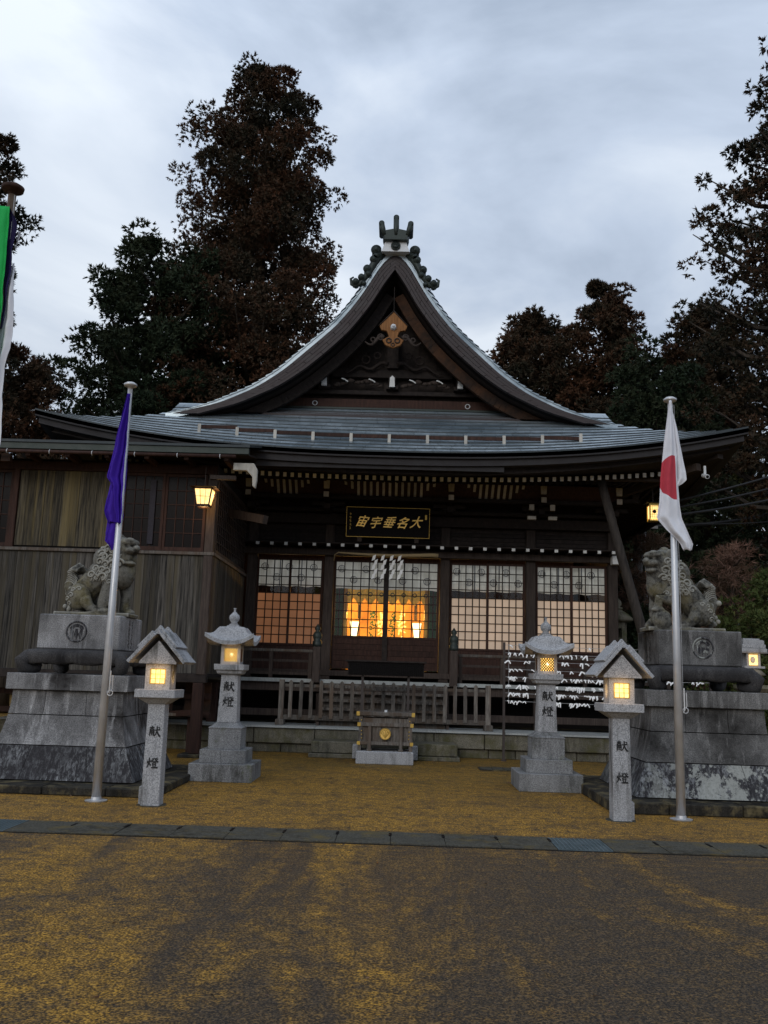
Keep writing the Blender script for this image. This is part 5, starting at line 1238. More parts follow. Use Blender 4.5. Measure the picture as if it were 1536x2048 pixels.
    rump = [(-.38, .34), (-.42, .26), (-.36, .22), (-.43, .17), (-.38, .12), (-.32, .16), (-.28, .34), (-.30, .27), (-.20, .36), (.20, .46), (.27, .50)]
    for sy in (-1, 1):
        for x_, z_ in mane: curl(x_ + rr.uniform(-.01, .01), z_ + rr.uniform(-.01, .01), rr.uniform(.05, .07), sy, rr.choice((-1, 1)))
        for x_, z_ in rump: curl(x_, z_, rr.uniform(.026, .038), sy, rr.choice((-1, 1)))
        for k in range(7):   # flame lines of mane running down the shoulder
            x0_ = .02 + .035 * k; pts = []
            for q in range(7):
                px_, pz_ = x0_ - .015 * q + .008 * math.sin(q * 1.4), .68 - .035 * q
                h = bv.ray_cast(Vector((px_ * sgn, sy, pz_)), Vector((0, -sy, 0)))
                if h[0] is not None: pts.append(h[0])
            if len(pts) > 3: c_.tube(pts, [.011] * len(pts), 5)
    for sy in (-1, 1):
        for k in range(9):   # grooves across the tail plume
            pts = []; z_ = .44 + .028 * k
            for q in range(7):
                px_ = -.47 + .03 * q; h = bv.ray_cast(Vector((px_ * sgn, sy, z_ + .06 * math.sin(q / 6 * math.pi) - .01 * q)), Vector((0, -sy, 0)))
                if h[0] is not None and abs(h[0].y) < .2: pts.append(h[0])
            if len(pts) > 3: c_.tube(pts, [.009] * len(pts), 5)
    for k in range(14):   # clustered curls hanging behind
        x_, z_ = -.40 + rr.uniform(-.08, .05), .10 + k * .022; c_.ball((x_ * sgn, rr.choice((-1, 1)) * rr.uniform(.04, .17), z_), rr.uniform(.028, .042), 8, 6)
    # teeth, eyes
    for s_ in (-1, 1): c_.ball(((hx + .115) * sgn, hy - .03 + s_ * .07, hz + .035), .02, 8, 6)
    for k in range(6): c_.ball(((hx + .14 - .02 * abs(k - 2.5)) * sgn, hy - .10 + k * .028, hz - .07), .011, 6, 4, (1, 1, 1.4))
    for k in range(5): c_.torus(((hx - .02) * sgn, hy - .17 + .015 * k, hz - .07 + .0 * k + .035 * k), .03, .011)
    if ball:
        pass
    c_.add([tuple(x_.co) for x_ in body.vertices], [tuple(p.vertices) for p in body.polygons])
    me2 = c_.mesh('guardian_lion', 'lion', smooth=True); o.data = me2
    tag(o, lab, 'lion statue', 'stone guardian lions'); return o
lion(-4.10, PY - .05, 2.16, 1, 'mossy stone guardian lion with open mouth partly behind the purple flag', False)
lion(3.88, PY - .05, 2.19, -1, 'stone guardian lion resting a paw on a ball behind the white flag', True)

# ================================================================== FLAGPOLES AND FLAGS
MT['pole_old'] = wood('weathered brown pole', (0.07, 0.045, 0.03), (0.20, 0.15, 0.11), (9, 9, .8), rv=.1)
def flagpole(x, y, lab, h=4.92, pm='alu', cm='alu'):
    t = thing('flagpole', lab, 'flagpole', (x, y, 0), group='flagpoles along the court')
    MB().tube([(0, 0, .0), (0, 0, 2.2), (0, 0, h - .06)], [.052, .043, .028], 16).build('pole', pm, t, smooth=True)
    MB().lathe([(.12, 0), (.125, .012), (.06, .02), (.055, .05)], n=20).build('flange', 'alu', t)
    MB().lathe([(.03, h - .08), (.035, h - .05), (.075, h - .045), (.08, h - .02), (.05, h), (0, h + .005)], n=18).build('cap', cm, t, smooth=True)
    MB().tube([(.055, -.02, 1.18), (.09, -.03, 1.25), (.085, -.03, 1.4)], .006, 6).tube([(.058, -.04, 1.2), (.06, -.035, 1.45)], .008, 6).torus((.07, -.04, 1.2), .03, .006).build('cleat', 'alu', t)
    MB().tube([(.05, -.03, 1.3), (.045, -.035, 3), (.035, -.035, h - .1)], .003, 5).build('halyard', 'wire_light', t)
    return t
flagpole(-3.33, 10.55, 'silver flagpole flying the purple flag by the left lion'); flagpole(3.25, 10.6, 'silver flagpole flying the red and white flag by the right lion')
flagpole(-2.87, 6.0, 'weathered brown flagpole with the green and white banner at the far left edge', pm='pole_old', cm='wood_red')

def cloth(name, rows, y, folds, mat, nu=40, nv=70, amp=.03, matf=None, yfun=None):
    """rows: (z, xl, xr) outline of a hanging flag gathered in vertical folds"""
    rows = sorted(rows, key=lambda r: -r[0]); z0, z1 = rows[0][0], rows[-1][0]; rev = [(-r[0], r[1]) for r in rows]; rev2 = [(-r[0], r[2]) for r in rows]
    def fn(u, v):
        z = lerp(z0, z1, v); a, b = interp(-z, rev), interp(-z, rev2); w = b - a
        ph = u * folds * 2 * math.pi + 1.3 * v; x_ = a + w * (u + .5 / (folds * 6.28) * math.sin(ph * 1.0 + 1))
        am = min(amp, w * .25); return (x_, y + am * math.sin(ph) + .35 * am * math.sin(2.3 * ph + 2 * v) + (yfun(u, v) if yfun else 0), z)
    
    def fn2(u, v):
        p = Vector(fn(u, v)); q = mn.noise(Vector((p.x * 14, y * 3, p.z * 5))) * .012 + mn.noise(Vector((p.x * 40, y, p.z * 16))) * .004
        return (p.x + q * .5, p.y + q, p.z + .006 * math.sin(u * 9 + v * 30) * v)
    return MB().grid(fn2, nu, nv, (0, .003, 0))
# purple flag: three overlapping hanging layers
fp = thing('flag', 'purple flag hanging limp in folds on the left flagpole', 'flag', (-3.33, 10.5, 4.78))
def lay(rows, y, folds, amp, name, par, mat, off):
    o = cloth(name, [(z - off[2], a - off[0], b - off[0]) for z, a, b in rows], y - off[1], folds, mat, amp=amp).build(name, mat, par, smooth=True); return o
O1 = (-3.33, 10.5, 4.78)
lay([(4.76, -3.335, -3.30), (4.4, -3.41, -3.285), (4.0, -3.47, -3.28), (3.72, -3.52, -3.29), (3.62, -3.44, -3.285), (3.35, -3.39, -3.28), (3.16, -3.34, -3.275)], 10.47, 1.6, .035, 'cloth', fp, 'purple', O1)
lay([(4.0, -3.44, -3.30), (3.6, -3.50, -3.30), (3.32, -3.53, -3.31), (3.27, -3.515, -3.30), (3.18, -3.47, -3.30)], 10.53, 1.1, .03, 'fold', fp, 'purple', O1)
lay([(3.4, -3.49, -3.31), (3.1, -3.50, -3.32), (2.97, -3.50, -3.335), (2.90, -3.44, -3.36), (2.86, -3.40, -3.38)], 10.56, .9, .025, 'fold', fp, 'purple', O1)
# red and white flag
def flag_sun():
    t = Mt('white flag with red disc', 0.8, 0.15); f = t.noise(250, 3); w = t.mix(t.rng(f, .3, .7), (.66, .66, .70), (.74, .74, .78))
    x, z = t.xyz(0), t.xyz(2); 
    dx = t.mul(t.mul(x, -3.262, 'ADD'), 1.3); dz = t.mul(t.mul(z, -3.91, 'ADD'), .95)
    d = t.mul(t.mul(dx, dx), t.mul(dz, dz), 'ADD'); k = t.rng(d, .066, .064)
    fold = t.rng(t.mul(x, t.mul(t.mul(z, -3.9, 'ADD'), .02), 'ADD'), 3.272, 3.278, 1, 0)
    t.col(t.mix(t.mul(k, fold), w, (.46, .05, .07))); t.bump(f, .15, .004); return t.m
MT['flag_sun'] = flag_sun()
O2 = (3.24, 10.55, 4.88)
fj = thing('flag', 'white flag with red disc hanging limp on the right flagpole', 'flag', O2)
lay([(4.86, 3.215, 3.245), (4.5, 3.16, 3.27), (4.2, 3.12, 3.30), (3.9, 3.08, 3.30), (3.6, 3.06, 3.32), (3.42, 3.02, 3.34), (3.28, 3.13, 3.40), (3.18, 3.24, 3.44), (3.12, 3.30, 3.46), (3.04, 3.34, 3.44)], 10.52, 1.2, .035, 'cloth', fj, 'flag_sun', O2)
lay([(4.84, 3.23, 3.25), (4.5, 3.23, 3.32), (4.2, 3.25, 3.365), (3.98, 3.27, 3.40), (3.90, 3.27, 3.405), (3.84, 3.27, 3.35), (3.80, 3.275, 3.30)], 10.58, .8, .03, 'fold', fj, 'white_cloth', O2)
# long banner at the far left
O3 = (-2.87, 6.0, 4.6)
f3 = thing('banner', 'long green, violet and white banner hanging at the far left edge', 'banner', O3)
lay([(4.72, -3.10, -2.835), (4.55, -3.10, -2.828), (4.2, -3.08, -2.81), (3.87, -3.06, -2.80), (3.46, -3.04, -2.80), (3.1, -3.04, -2.83), (2.6, -3.1, -2.95)], 5.93, 1.5, .02, 'green_strip', f3, 'green_cloth', O3)
lay([(4.71, -2.875, -2.845), (4.62, -2.875, -2.785), (4.55, -2.875, -2.765), (4.50, -2.87, -2.775), (4.42, -2.865, -2.788), (4.2, -2.85, -2.78), (4.02, -2.835, -2.80), (3.8, -2.825, -2.81)], 5.95, .6, .012, 'violet_strip', f3, 'navy_cloth', O3)
lay([(4.545, -2.79, -2.762), (4.47, -2.80, -2.765), (4.40, -2.80, -2.785)], 5.975, .5, .006, 'white_tip', f3, 'white_cloth', O3)
lay([(4.3, -2.80, -2.785), (4.1, -2.83, -2.772), (3.9, -2.84, -2.757), (3.68, -2.85, -2.76), (3.53, -2.86, -2.783), (3.3, -2.86, -2.775), (2.98, -2.86, -2.753), (2.6, -2.9, -2.80)], 5.97, .9, .014, 'white_strip', f3, 'white_cloth', O3)
lay([(4.0, -2.90, -2.857), (3.8, -2.90, -2.848), (3.65, -2.9, -2.84)], 5.9, .5, .006, 'yellow_strip', f3, 'yellow_cloth', O3)

# ================================================================== FORTUNE PAPER RACK
rk = thing('fortune_paper_rack', 'iron post rack strung with wires for paper fortunes before the right veranda', 'rack', (2.04, 17.2, 0))
MB().box(-.022, .022, -.022, .022, 0, 2.17).cbox(0, 0, .1, .1, 0, .02).build('post', 'iron', rk); MB().box(3.82, 3.86, -.022, .022, 0, 2.17).build('post', 'iron', rk)
WZ = [2.12, 1.975, 1.83, 1.675, 1.53, 1.38, 1.235, 1.09]
for z in WZ: MB().tube([(.02 + k * .38, 0, z - .02 * math.sin(k / 10 * math.pi)) for k in range(11)], .004, 5).build('wire', 'wire_light', rk)
MB().tube([(.09, .02, 1.05), (.09, .02, 2.14)], .005, 5).build('string', 'wire_light', rk)
def knotmesh(seed):
    rr = random.Random(seed); m_ = MB(); w0 = rr.uniform(.012, .024)
    m_.hexa([(-w0, -.012, -.011), (w0, -.012, -.009), (w0, .012, -.009), (-w0, .012, -.011), (-w0 * .8, -.010, .012), (w0 * .8, -.010, .010), (w0 * .8, .010, .010), (-w0 * .8, .010, .012)])
    for s_ in (-1, 1) if rr.random() < .8 else (1,):
        a = rr.uniform(-.15, 1.1) * s_; d = Vector((math.sin(a), 0, -math.cos(a))); L = rr.uniform(.045, .085); w = Vector((d.z, .25, -d.x)) * .0115
        p = Vector((w0 * .5 * s_, -.008, 0)); q = p + d * L * .5 + Vector((0, -.012, 0)); r_ = q + (d + Vector((rr.uniform(-.5, .5), 0, -.2))).normalized() * L * .5
        m_.add([p - w, p + w, q + w, q - w], [(0, 1, 2, 3)]); m_.add([q - w, q + w, r_ + w * .9, r_ - w * .9], [(0, 1, 2, 3)])
    return m_.mesh('paper_fortune', 'paper')
KN = [knotmesh(k) for k in range(24)]; rr = random.Random(2); nk = 0
for wi, z in enumerate(WZ):
    dens = (.16, .11, .085, .07, .06, .055, .05, .09)[wi]; x = 2.11 + rr.random() * .05
    while x < 5.75:
        if nk > 285: break
        o = bpy.data.objects.new('paper_fortune', rr.choice(KN)); COL.objects.link(o); u_ = (x - 2.06) / 3.8
        o.location = (x, 17.19, z - .02 * math.sin(u_ * math.pi) + rr.uniform(-.006, .004)); o.rotation_euler = (0, rr.uniform(-.3, .3), rr.uniform(-.5, .5)); s_ = rr.uniform(.7, 1.2); o.scale = (s_,) * 3
        tag(o, 'white paper fortune strip knotted on a wire of the iron rack', 'paper strip', 'paper fortunes tied to the wires'); nk += 1
        x += dens * (rr.uniform(.2, 1.2) if rr.random() < .75 else rr.uniform(1.5, 4)) * (2.0 if x > 4.4 else 1)

dc = thing('drain_cover', 'small dark stone drain cover set in the court left of the right tall lantern', 'drain cover', (1.75, 15.6, 0))
MB().cbox(0, 0, .62, .5, 0, .012).build('frame', 'paving', dc, bevel=.004)
for k in range(3): MB().cbox(-.19 + k * .19, 0, .175, .42, .0125, .020).build('slab', 'concrete', dc)
# ================================================================== THINGS BEHIND ON THE RIGHT
# old round lantern
ol = thing('old_stone_lantern', 'old weathered stone lantern beyond the right corner of the hall', 'stone lantern', (5.16, 21.2, 0))
MB().lathe([(.32, 0), (.34, .3), (.2, .45), (.15, .6), (.14, 1.5), (.16, 1.9), (.2, 2.0)], n=14).build('shaft', 'old_stone', ol, smooth=True)
MB().lathe([(.14, 2.0), (.26, 2.2), (.27, 2.35), (.2, 2.4)], n=12).build('platform', 'old_stone', ol)
m_ = MB()
for k in range(6):
    a = math.pi / 3 * k; m_.cbox(.15 * math.cos(a), .15 * math.sin(a), .07, .07, 2.4, 2.85)
m_.lathe([(.17, 2.4), (.17, 2.5)], n=6).lathe([(.18, 2.72), (.18, 2.86)], n=6); m_.build('fire_box', 'old_stone', ol)
MB().lathe([(.2, 2.86), (.34, 2.90), (.33, 2.96), (.22, 3.06), (.1, 3.14), (.08, 3.16)], n=18).build('roof', 'old_stone', ol, smooth=True)
MB().lathe([(.10, 3.16), (.12, 3.2), (.05, 3.22), (.09, 3.28), (.08, 3.34), (.0, 3.44)], n=14).build('finial', 'old_stone', ol, smooth=True)
# lit gabled lantern on old base at the right edge
fl_ = thing('stone_lantern', 'distant lit lantern with small gabled roof at the right edge', 'stone lantern', (6.62, 17.1, 0))
MB().lathe([(.28, 0), (.28, .25), (.2, .35), (.17, .5), (.16, 1.25), (.2, 1.35), (.34, 1.45), (.34, 1.52)], n=4, sq=True).build('shaft', 'old_stone', fl_)
MB().lathe([(.13, 1.52), (.13, 1.66), (.33, 1.70), (.20, 1.80), (.13, 1.82)], n=16).build('lower_roof', 'old_stone', fl_, smooth=True)
MB().cbox(0, 0, .5, .4, 1.82, 1.86).cbox(-.14, 0, .05, .3, 1.86, 2.1).cbox(.14, 0, .05, .3, 1.86, 2.1).box(-.14, .14, .1, .15, 1.86, 2.1).build('fire_box', 'granite', fl_)
MB().box(-.115, .115, -.1, .1, 1.88, 2.07).build('glowing_pane', 'lamp', fl_); MB().ball((-.01, -.12, 1.975), .06, 10, 6, (1, .3, 1)).build('vase', 'granite', fl_)
MB().prism([(-.33, 2.10), (.33, 2.10), (.22, 2.34), (-.22, 2.34)], -.2, .2).build('roof', 'granite', fl_)
for k in range(3): MB().box(-.31 + k * .03, .31 - k * .03, -.222 + k * .01, -.2, 2.12 + k * .075, 2.18 + k * .075).build('roof_slab', 'granite', fl_)
MB().cbox(0, 0, .4, .1, 2.34, 2.37).build('ridge', 'granite', fl_)
fl_.scale = (.76, .76, 1); lamp_point(fl_, (0, -.25, 1.97), .5)
# small tiled building far right
hr = thing('tiled_outbuilding', 'small dark outbuilding with grey tiled roof at the right edge', 'building', (11.5, 25, 0))
MB().box(-1.7, 3, 0, 4, 0, 2.6).build('wall', 'wood_dark', hr)
m_ = MB()
for k in range(30): m_.hexa([(-2.1 + k * .18, -.5, 2.58), (-1.94 + k * .18, -.5, 2.58), (-1.94 + k * .18 + .3, 2.2, 4.1), (-2.1 + k * .18 + .3, 2.2, 4.1), (-2.1 + k * .18, -.5, 2.66), (-1.94 + k * .18, -.5, 2.66), (-1.94 + k * .18 + .3, 2.2, 4.18), (-2.1 + k * .18 + .3, 2.2, 4.18)])
m_.build('roof', 'tile', hr)
# utility pole and cables
up = thing('utility_pole', 'grey concrete utility pole with crossarm behind the right lion', 'utility pole', (6.40, 24, 0))
MB().tube([(0, 0, 0), (0, 0, 5.75)], [.14, .11], 14).build('pole', 'pole_conc', up, smooth=True); MB().tube([(.17, -.1, 1), (.17, -.1, 5.65)], .03, 8).build('conduit', 'alu', up, smooth=True)
MB().box(-.55, .5, -.16, -.10, 5.55, 5.62).build('crossarm', 'pole_conc', up)
for xx in (-.4, -.15, .3): MB().lathe([(.03, 5.62), (.04, 5.66), (.02, 5.70)], xx, -.13, 8).build('insulator', 'plaster', up)
def cable(p0, p1, sag, r, lab, mat='wire'):
    a, b = Vector(p0), Vector(p1); tag(MB().tube([a.lerp(b, k / 16) - Vector((0, 0, sag * math.sin(math.pi * k / 16))) for k in range(17)], r, 5).build('cable', mat), lab, 'cable')
cable((5.6, 18.4, 5.18), (13, 22, 8.4), .25, .024, 'topmost of the black cables rising right from the eave corner')
cable((5.6, 18.4, 5.05), (13, 22, 8.0), .30, .022, 'second black cable rising right from the eave corner')
cable((5.6, 18.4, 4.90), (13, 22, 7.55), .30, .028, 'third, thicker black cable rising right from the eave corner')
cable((5.6, 18.5, 4.75), (13, 24, 6.6), .25, .012, 'thin lowest cable from the eave corner passing behind the flag')
cable((5.9, 24, 5.6), (14, 26, 7.6), .45, .045, 'thick bundled cable sagging from the utility pole crossarm')
cable((9.2, 21, 7.9), (12.5, 21, 10.6), .05, .012, 'single fine cable slanting up at the right above the eave')
# security camera
sc_ = thing('security_camera', 'white security camera mounted below the right roof corner', 'camera', (5.82, 16.9, 5.42))
MB().tube([(0, .12, .03), (0, -.1, -.04)], .042, 14).build('body', 'plaster', sc_); MB().tube([(0, -.1, -.04), (0, -.108, -.043)], .03, 12).build('lens', 'black', sc_); MB().box(-.02, .02, .02, .06, 0, .2).build('bracket', 'plaster', sc_)

# ================================================================== TREES
def leafmesh(name, C_, N_, L_, W_, red, mat, flat=.35):
    """C_ centres, N_ directions (n,3) numpy; one leaf-shaped quad each"""
    n = len(C_); rg_ = np.random.default_rng(n)
    T_ = np.cross(N_, rg_.normal(size=(n, 3))); T_ /= np.linalg.norm(T_, axis=1)[:, None] + 1e-9
    v = np.empty((n, 3, 3)); b_ = C_ - N_ * L_[:, None] * .5; v[:, 0] = b_ + T_ * W_[:, None] * .5; v[:, 1] = C_ + N_ * L_[:, None] * .5; v[:, 2] = b_ - T_ * W_[:, None] * .5
    me = bpy.data.meshes.new(name); me.vertices.add(n * 3); me.vertices.foreach_set('co', v.reshape(-1))
    me.loops.add(n * 3); me.loops.foreach_set('vertex_index', np.arange(n * 3, dtype=np.int32)); me.polygons.add(n)
    me.polygons.foreach_set('loop_start', np.arange(0, n * 3, 3, dtype=np.int32)); me.polygons.foreach_set('loop_total', np.full(n, 3, dtype=np.int32))
    at_ = me.attributes.new('red', 'FLOAT', 'FACE'); at_.data.foreach_set('value', red.astype(np.float32)); me.materials.append(MT[mat]); me.update(); me.validate(); return me

def tree(name, lab, x, y, rows, h, mat='leaf_cedar', seed=1, ncl=380, per=220, cr=(.45, .95), leaf=.15, redm=.6, trunk=.35, group='cedar trees behind the hall', gap=.0, dy=1.0, droop=.0, zmin=0, up=.4, shell=.45, barkm='bark'):
    if mat != 'leaf_twig': per = int(per * 1.65); leaf *= .80
    """rows: (z, left extent, right extent) of the crown, left/right measured from the trunk"""
    t = thing(name, lab, 'tree', (x, y, 0), group=group); rg_ = np.random.default_rng(seed); rows = sorted(rows)
    zl, zr = [(r[0], r[1]) for r in rows], [(r[0], r[2]) for r in rows]; z0, z1 = rows[0][0], rows[-1][0]
    MB().tube([(math.sin(k * .9 + seed) * .06, math.cos(k * 1.3) * .05, (h * .96) * k / 8) for k in range(9)], [trunk * (1 - .9 * k / 8) + .03 for k in range(9)], 10).build('trunk', barkm, t, smooth=True)
    cent, lim = [], MB()
    wts = np.array([interp(z0 + (z1 - z0) * (i + .5) / 60, zl) + interp(z0 + (z1 - z0) * (i + .5) / 60, zr) + .3 for i in range(60)]); wts /= wts.sum()
    KB = 5; nb = max(10, ncl // KB); cdf = np.cumsum(wts)
    for b in range(nb):
        z = z0 + (z1 - z0) * float(np.interp((b + rg_.random()) / nb, np.concatenate([[0], cdf]), np.arange(61) / 60)); a = b * 2.39996 + rg_.uniform(-.5, .5); f = (math.cos(a) + 1) / 2
        rl, rr_ = interp(z, zl), interp(z, zr); R_ = (rl * (1 - f) + rr_ * f) * rg_.uniform(.75, 1.05); R_ *= .84 + .42 * mn.noise(Vector((math.cos(a) * 1.1, math.sin(a) * 1.1, z * .55 + seed * 7))) + .12; R_ = max(R_, .2)
        rx, ry = R_ * math.cos(a), ((rl + rr_) / 2) * dy * math.sin(a) * rg_.uniform(.75, 1.05)
        tip = np.array([rx, ry, z]); st = np.array([0, 0, max(z - R_ * .35, .5)]); 
        if b % 2 == 0: lim.tube([tuple(st), tuple(st * .4 + tip * .6 + np.array([0, 0, -.12 * R_])), tuple(tip * .95 + st * .05)], [.09 * min(1, R_ / 3) + .02, .05 * min(1, R_ / 3) + .012, .012], 5, False)
        for j in range(KB):
            q = (shell + (1 - shell) * (j + rg_.random()) / KB) ** .8; p = st * (1 - q) + tip * q + rg_.normal(size=3) * np.array([.32, .32, .22]) * (.35 + R_ * .22); cent.append(np.append(p, [q, b]))
    cent = np.array(cent); 
    if len(lim.v): lim.build('limbs', barkm, t, kind='stuff')
    rad = rg_.uniform(cr[0], cr[1], len(cent)); redb = rg_.uniform(0, 1, nb)
    n = len(cent) * per; idx = np.repeat(np.arange(len(cent)), per)
    d = rg_.normal(size=(n, 3)); d[:, 2] = d[:, 2] * .75 + up; d /= np.linalg.norm(d, axis=1)[:, None]
    # small sprays: several leaves share one point on the clump surface
    ns = n // 6; sd = rg_.normal(size=(ns, 3)); sd[:, 2] = sd[:, 2] * .8 + up; sd /= np.linalg.norm(sd, axis=1)[:, None]
    si = np.repeat(np.arange(ns), 6); si = np.concatenate([si, np.zeros(n - len(si), int)]); perc = per // 6
    cl = np.minimum(si // max(perc, 1), len(cent) - 1); rq = rg_.uniform(.55, 1.0, ns)
    P = cent[cl, :3] + sd[si] * (rad[cl] * rq[si])[:, None] * np.array([1, 1, .8]); N_ = sd[si] + rg_.normal(size=(n, 3)) * .65; N_ /= np.linalg.norm(N_, axis=1)[:, None]
    P = P + N_ * leaf * .5; bi = cent[cl, 4].astype(int)
    red = np.clip(redm * (.35 + 1.0 * redb[bi]) * (rq[si] * 1.1) + rg_.normal(size=n) * .12, 0, 1)
    keep = P[:, 2] > zmin
    if gap: keep &= (rg_.random(ns) > gap)[si]
    P, N_, red = P[keep], N_[keep], red[keep]; m = len(P)
    o = bpy.data.objects.new('crown', leafmesh('crown', P, N_, leaf * rg_.uniform(.7, 1.4, m), leaf * (rg_.uniform(.3, .6, m) if mat != 'leaf_twig' else rg_.uniform(.06, .12, m)), red, mat)); COL.objects.link(o); o.parent = t; return t

# great cedar behind the gable
tree('cedar_tree', 'tallest red brown cedar rising behind the left slope of the roof', -6.3, 36, [(9, 6.2, 4.6), (13, 5.2, 4.2), (15, 4.8, 3.8), (17, 4.2, 3.8), (18.3, 3.0, 3.9), (19.8, 2.8, 3.7), (20.4, 3.6, 3.0), (22.5, 3.9, 3.5), (24, 3.7, 2.9), (24.6, 2.4, 1.9), (26, 1.6, 1.7), (27.2, 1.2, 1.2), (28.0, .5, .6)], 28, seed=3, ncl=900, per=270, cr=(.4, .85), leaf=.18, redm=.75, trunk=.5, shell=.25)
tree('evergreen_tree', 'dark green tree spreading left of the tallest cedar', -10.0, 34, [(6, 4.2, 3.4), (10, 3.9, 3.6), (12.5, 3.2, 3.6), (14, 2.5, 3.4), (15.5, 2.5, 3.2), (16.8, 2.3, 3.0), (17.7, 1.3, 2.8), (18.4, .5, 2.3)], 17, 'leaf_green', seed=5, ncl=560, per=180, cr=(.35, .75), leaf=.22, redm=.5, trunk=.35, shell=.25)
tree('cedar_tree', 'red brown cedar at the left edge behind the side building', -12.2, 28, [(4, 2.6, 2.6), (7, 2.2, 2.2), (9, 1.9, 1.7), (10.5, 1.3, 1.1), (11.4, .5, .5)], 11.2, seed=8, ncl=300, per=180, cr=(.3, .55), leaf=.18, redm=.7, shell=.25)
tree('cedar_tree', 'dark cedar cut by the left edge behind the green banner', -13.2, 26, [(10, .9, .9), (10.9, 1.0, 1.5), (11.4, .7, .7), (12.3, .9, 1.5), (13.1, .7, .8), (14.5, .7, .9), (15.7, 1.0, 1.4), (16.8, .6, .7), (17.8, .3, .6)], 17.8, seed=9, ncl=160, per=140, cr=(.25, .45), leaf=.16, redm=.3, gap=.1)
# right side
tree('cedar_tree', 'large sparse dark cedar filling the right edge of the sky', 11.2, 22, [(6.5, 3.6, 3), (8.5, 4.0, 3), (9.5, 3.4, 3), (11.2, 3.7, 3), (12.0, 4.0, 3), (12.8, 3.6, 3), (13.6, 3.1, 3), (14.6, 3.6, 3), (15.6, 2.9, 2.4), (17, 2.2, 2.2), (18.5, 1.7, 2), (20, .8, 1)], 20, seed=11, ncl=1500, per=110, cr=(.20, .42), leaf=.15, redm=.45, trunk=.4, gap=.05, shell=.2)
tree('cedar_tree', 'rounded red brown cedar with domed top right of the gable', 8.1, 34, [(7, 2.6, 2.8), (11, 2.4, 2.3), (13.2, 2.1, 1.9), (15, 1.7, 1.5), (16.2, 1.3, 1.2), (16.8, .5, .5)], 16.6, seed=13, ncl=430, per=170, cr=(.3, .6), leaf=.2, redm=.65, shell=.25)
tree('cedar_tree', 'broad brown cedar with ragged flat top next to the gable', 5.3, 35, [(8, 2.4, 2.4), (12, 2.1, 2.2), (14, 2.0, 2.0), (15.3, 1.7, 1.6), (16.1, 1.1, 1.0)], 15.9, seed=14, ncl=400, per=170, cr=(.3, .6), leaf=.2, redm=.65, shell=.25)
tree('cedar_tree', 'narrow red brown cedar between the domed cedar and the large right one', 11.4, 33, [(7, 2.4, 2.6), (11, 2.2, 2.4), (13.5, 1.7, 1.9), (15.0, .9, 1.2), (15.9, .4, .4)], 15.6, seed=15, ncl=400, per=170, cr=(.3, .6), leaf=.2, redm=.7, shell=.25)
tree('evergreen_tree', 'dark green tree behind the right flag and cables', 8.4, 29, [(2.5, 2.4, 3), (6, 2.5, 2.8), (9, 2.4, 2.6), (11, 1.8, 2), (12.0, .8, 1)], 11.8, 'leaf_green', seed=16, ncl=380, per=160, cr=(.3, .65), leaf=.2, redm=.5, group='trees behind the right side', shell=.25)
tree('broadleaf_tree', 'thin pale branched tree with sparse leaves at the right edge', 12.4, 30, [(4, 1.6, 2), (6, 1.8, 2), (7.8, 1.5, 2), (9, .8, 1)], 9, 'leaf_shrub', seed=17, ncl=120, per=90, cr=(.3, .6), leaf=.14, redm=.4, gap=.3, trunk=.15, group='trees behind the right side')
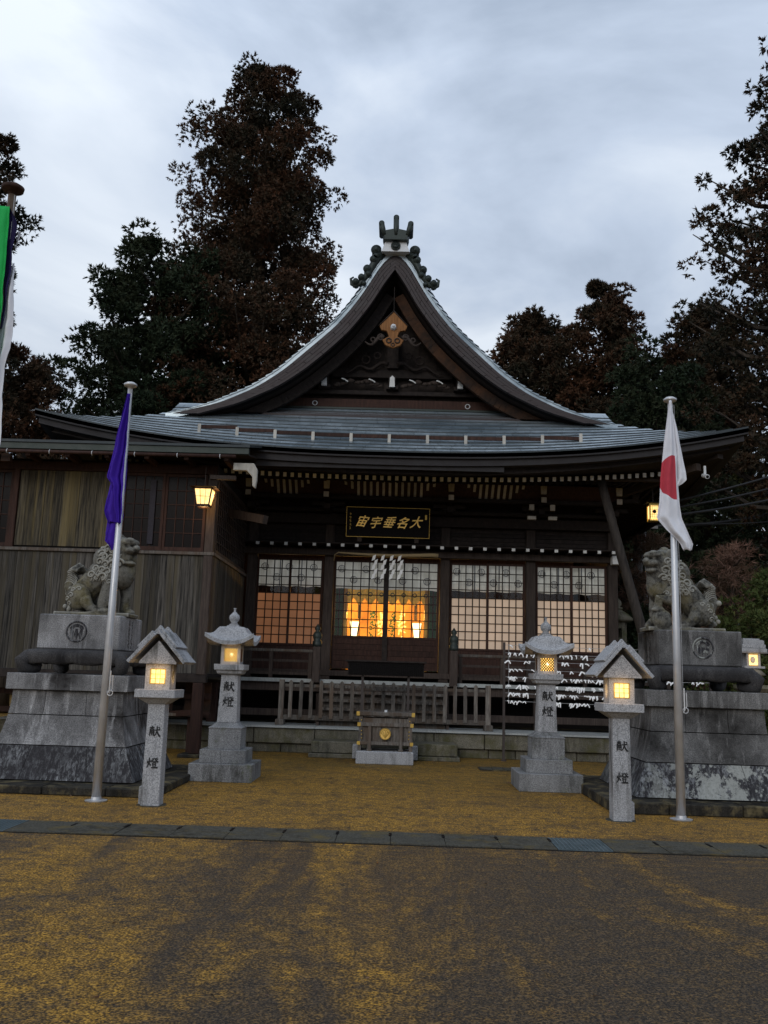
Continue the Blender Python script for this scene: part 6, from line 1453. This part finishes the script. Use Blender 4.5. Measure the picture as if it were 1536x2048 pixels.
# shrubs around the right lion
for i, (sx, sy, hh, w_, mt, rd, lab) in enumerate(((6.3, 23, 5.2, 1.4, 'leaf_twig', .9, 'bare red brown shrub beyond the corner of the hall'), (8.3, 22.5, 4.9, 1.2, 'leaf_twig', .7, 'bare twiggy reddish bush behind the right lion'), (8.0, 19.8, 3.6, 1.3, 'leaf_shrub', .1, 'leafy green bush right of the lion with a ball'),
        (10.2, 22.5, 5.0, 1.9, 'leaf_shrub', .45, 'olive and orange bush at the right edge'), (6.0, 22.2, 3.0, .9, 'leaf_green', .3, 'low dark green bush beside the old stone lantern'), (9.6, 26, 4.5, 2.4, 'leaf_green', .3, 'dark green bush in shade behind the lit distant lantern'))):
    tree('shrub', lab, sx, sy, [(.3, w_, w_), (hh * .5, w_ * 1.05, w_ * 1.05), (hh * .8, w_ * .8, w_ * .8), (hh, w_ * .3, w_ * .3)], hh * .85, mt, seed=30 + i, ncl=190, per=130, cr=(.2, .45), leaf=.13 if mt != 'leaf_twig' else .2, shell=.2, redm=rd, trunk=.08, group='shrubs on the right', gap=.1 if mt != 'leaf_twig' else .2)
# far wood closing the view behind everything
rg_ = np.random.default_rng(77); n = 150000
ang = rg_.uniform(-1, 1, n); Xc = ang * 60; Yc = 48 + rg_.normal(size=n) * 2.2 - .004 * Xc ** 2; top = 9.5 + 1.6 * np.sin(Xc * .35) + 1.0 * np.sin(Xc * .9 + 1) ; Zc = rg_.random(n) ** .8 * top
P = np.stack([Xc, Yc + np.sin(Xc * 2.1 + Zc * 1.7) * .8, Zc], 1); N_ = rg_.normal(size=(n, 3)); N_ /= np.linalg.norm(N_, axis=1)[:, None]
wd = bpy.data.objects.new('woods', leafmesh('woods', P, N_, rg_.uniform(.35, .7, n), rg_.uniform(.2, .4, n), np.clip(rg_.normal(size=n) * .15 + .45 + .3 * np.sin(Xc * .7), 0, 1), 'leaf_cedar')); COL.objects.link(wd); wd['kind'] = 'stuff'; wd['label'] = 'distant dark wood behind the shrine'
# grass and weeds at the foot of the plinth

rg_ = np.random.default_rng(5); n = 900; P = np.stack([rg_.uniform(-5, 5, n), rg_.uniform(3.2, 17, n), np.full(n, .006)], 1); N_ = rg_.normal(size=(n, 3)); N_[:, 2] *= .12; N_ /= np.linalg.norm(N_, axis=1)[:, None]
lt = leafmesh('leaf_litter', P, N_, rg_.uniform(.015, .045, n), rg_.uniform(.006, .016, n), rg_.random(n), 'leaf_twig'); lo = bpy.data.objects.new('leaf_litter', lt); COL.objects.link(lo); lo['kind'] = 'stuff'; lo['label'] = 'small fallen leaves and twigs on the court'
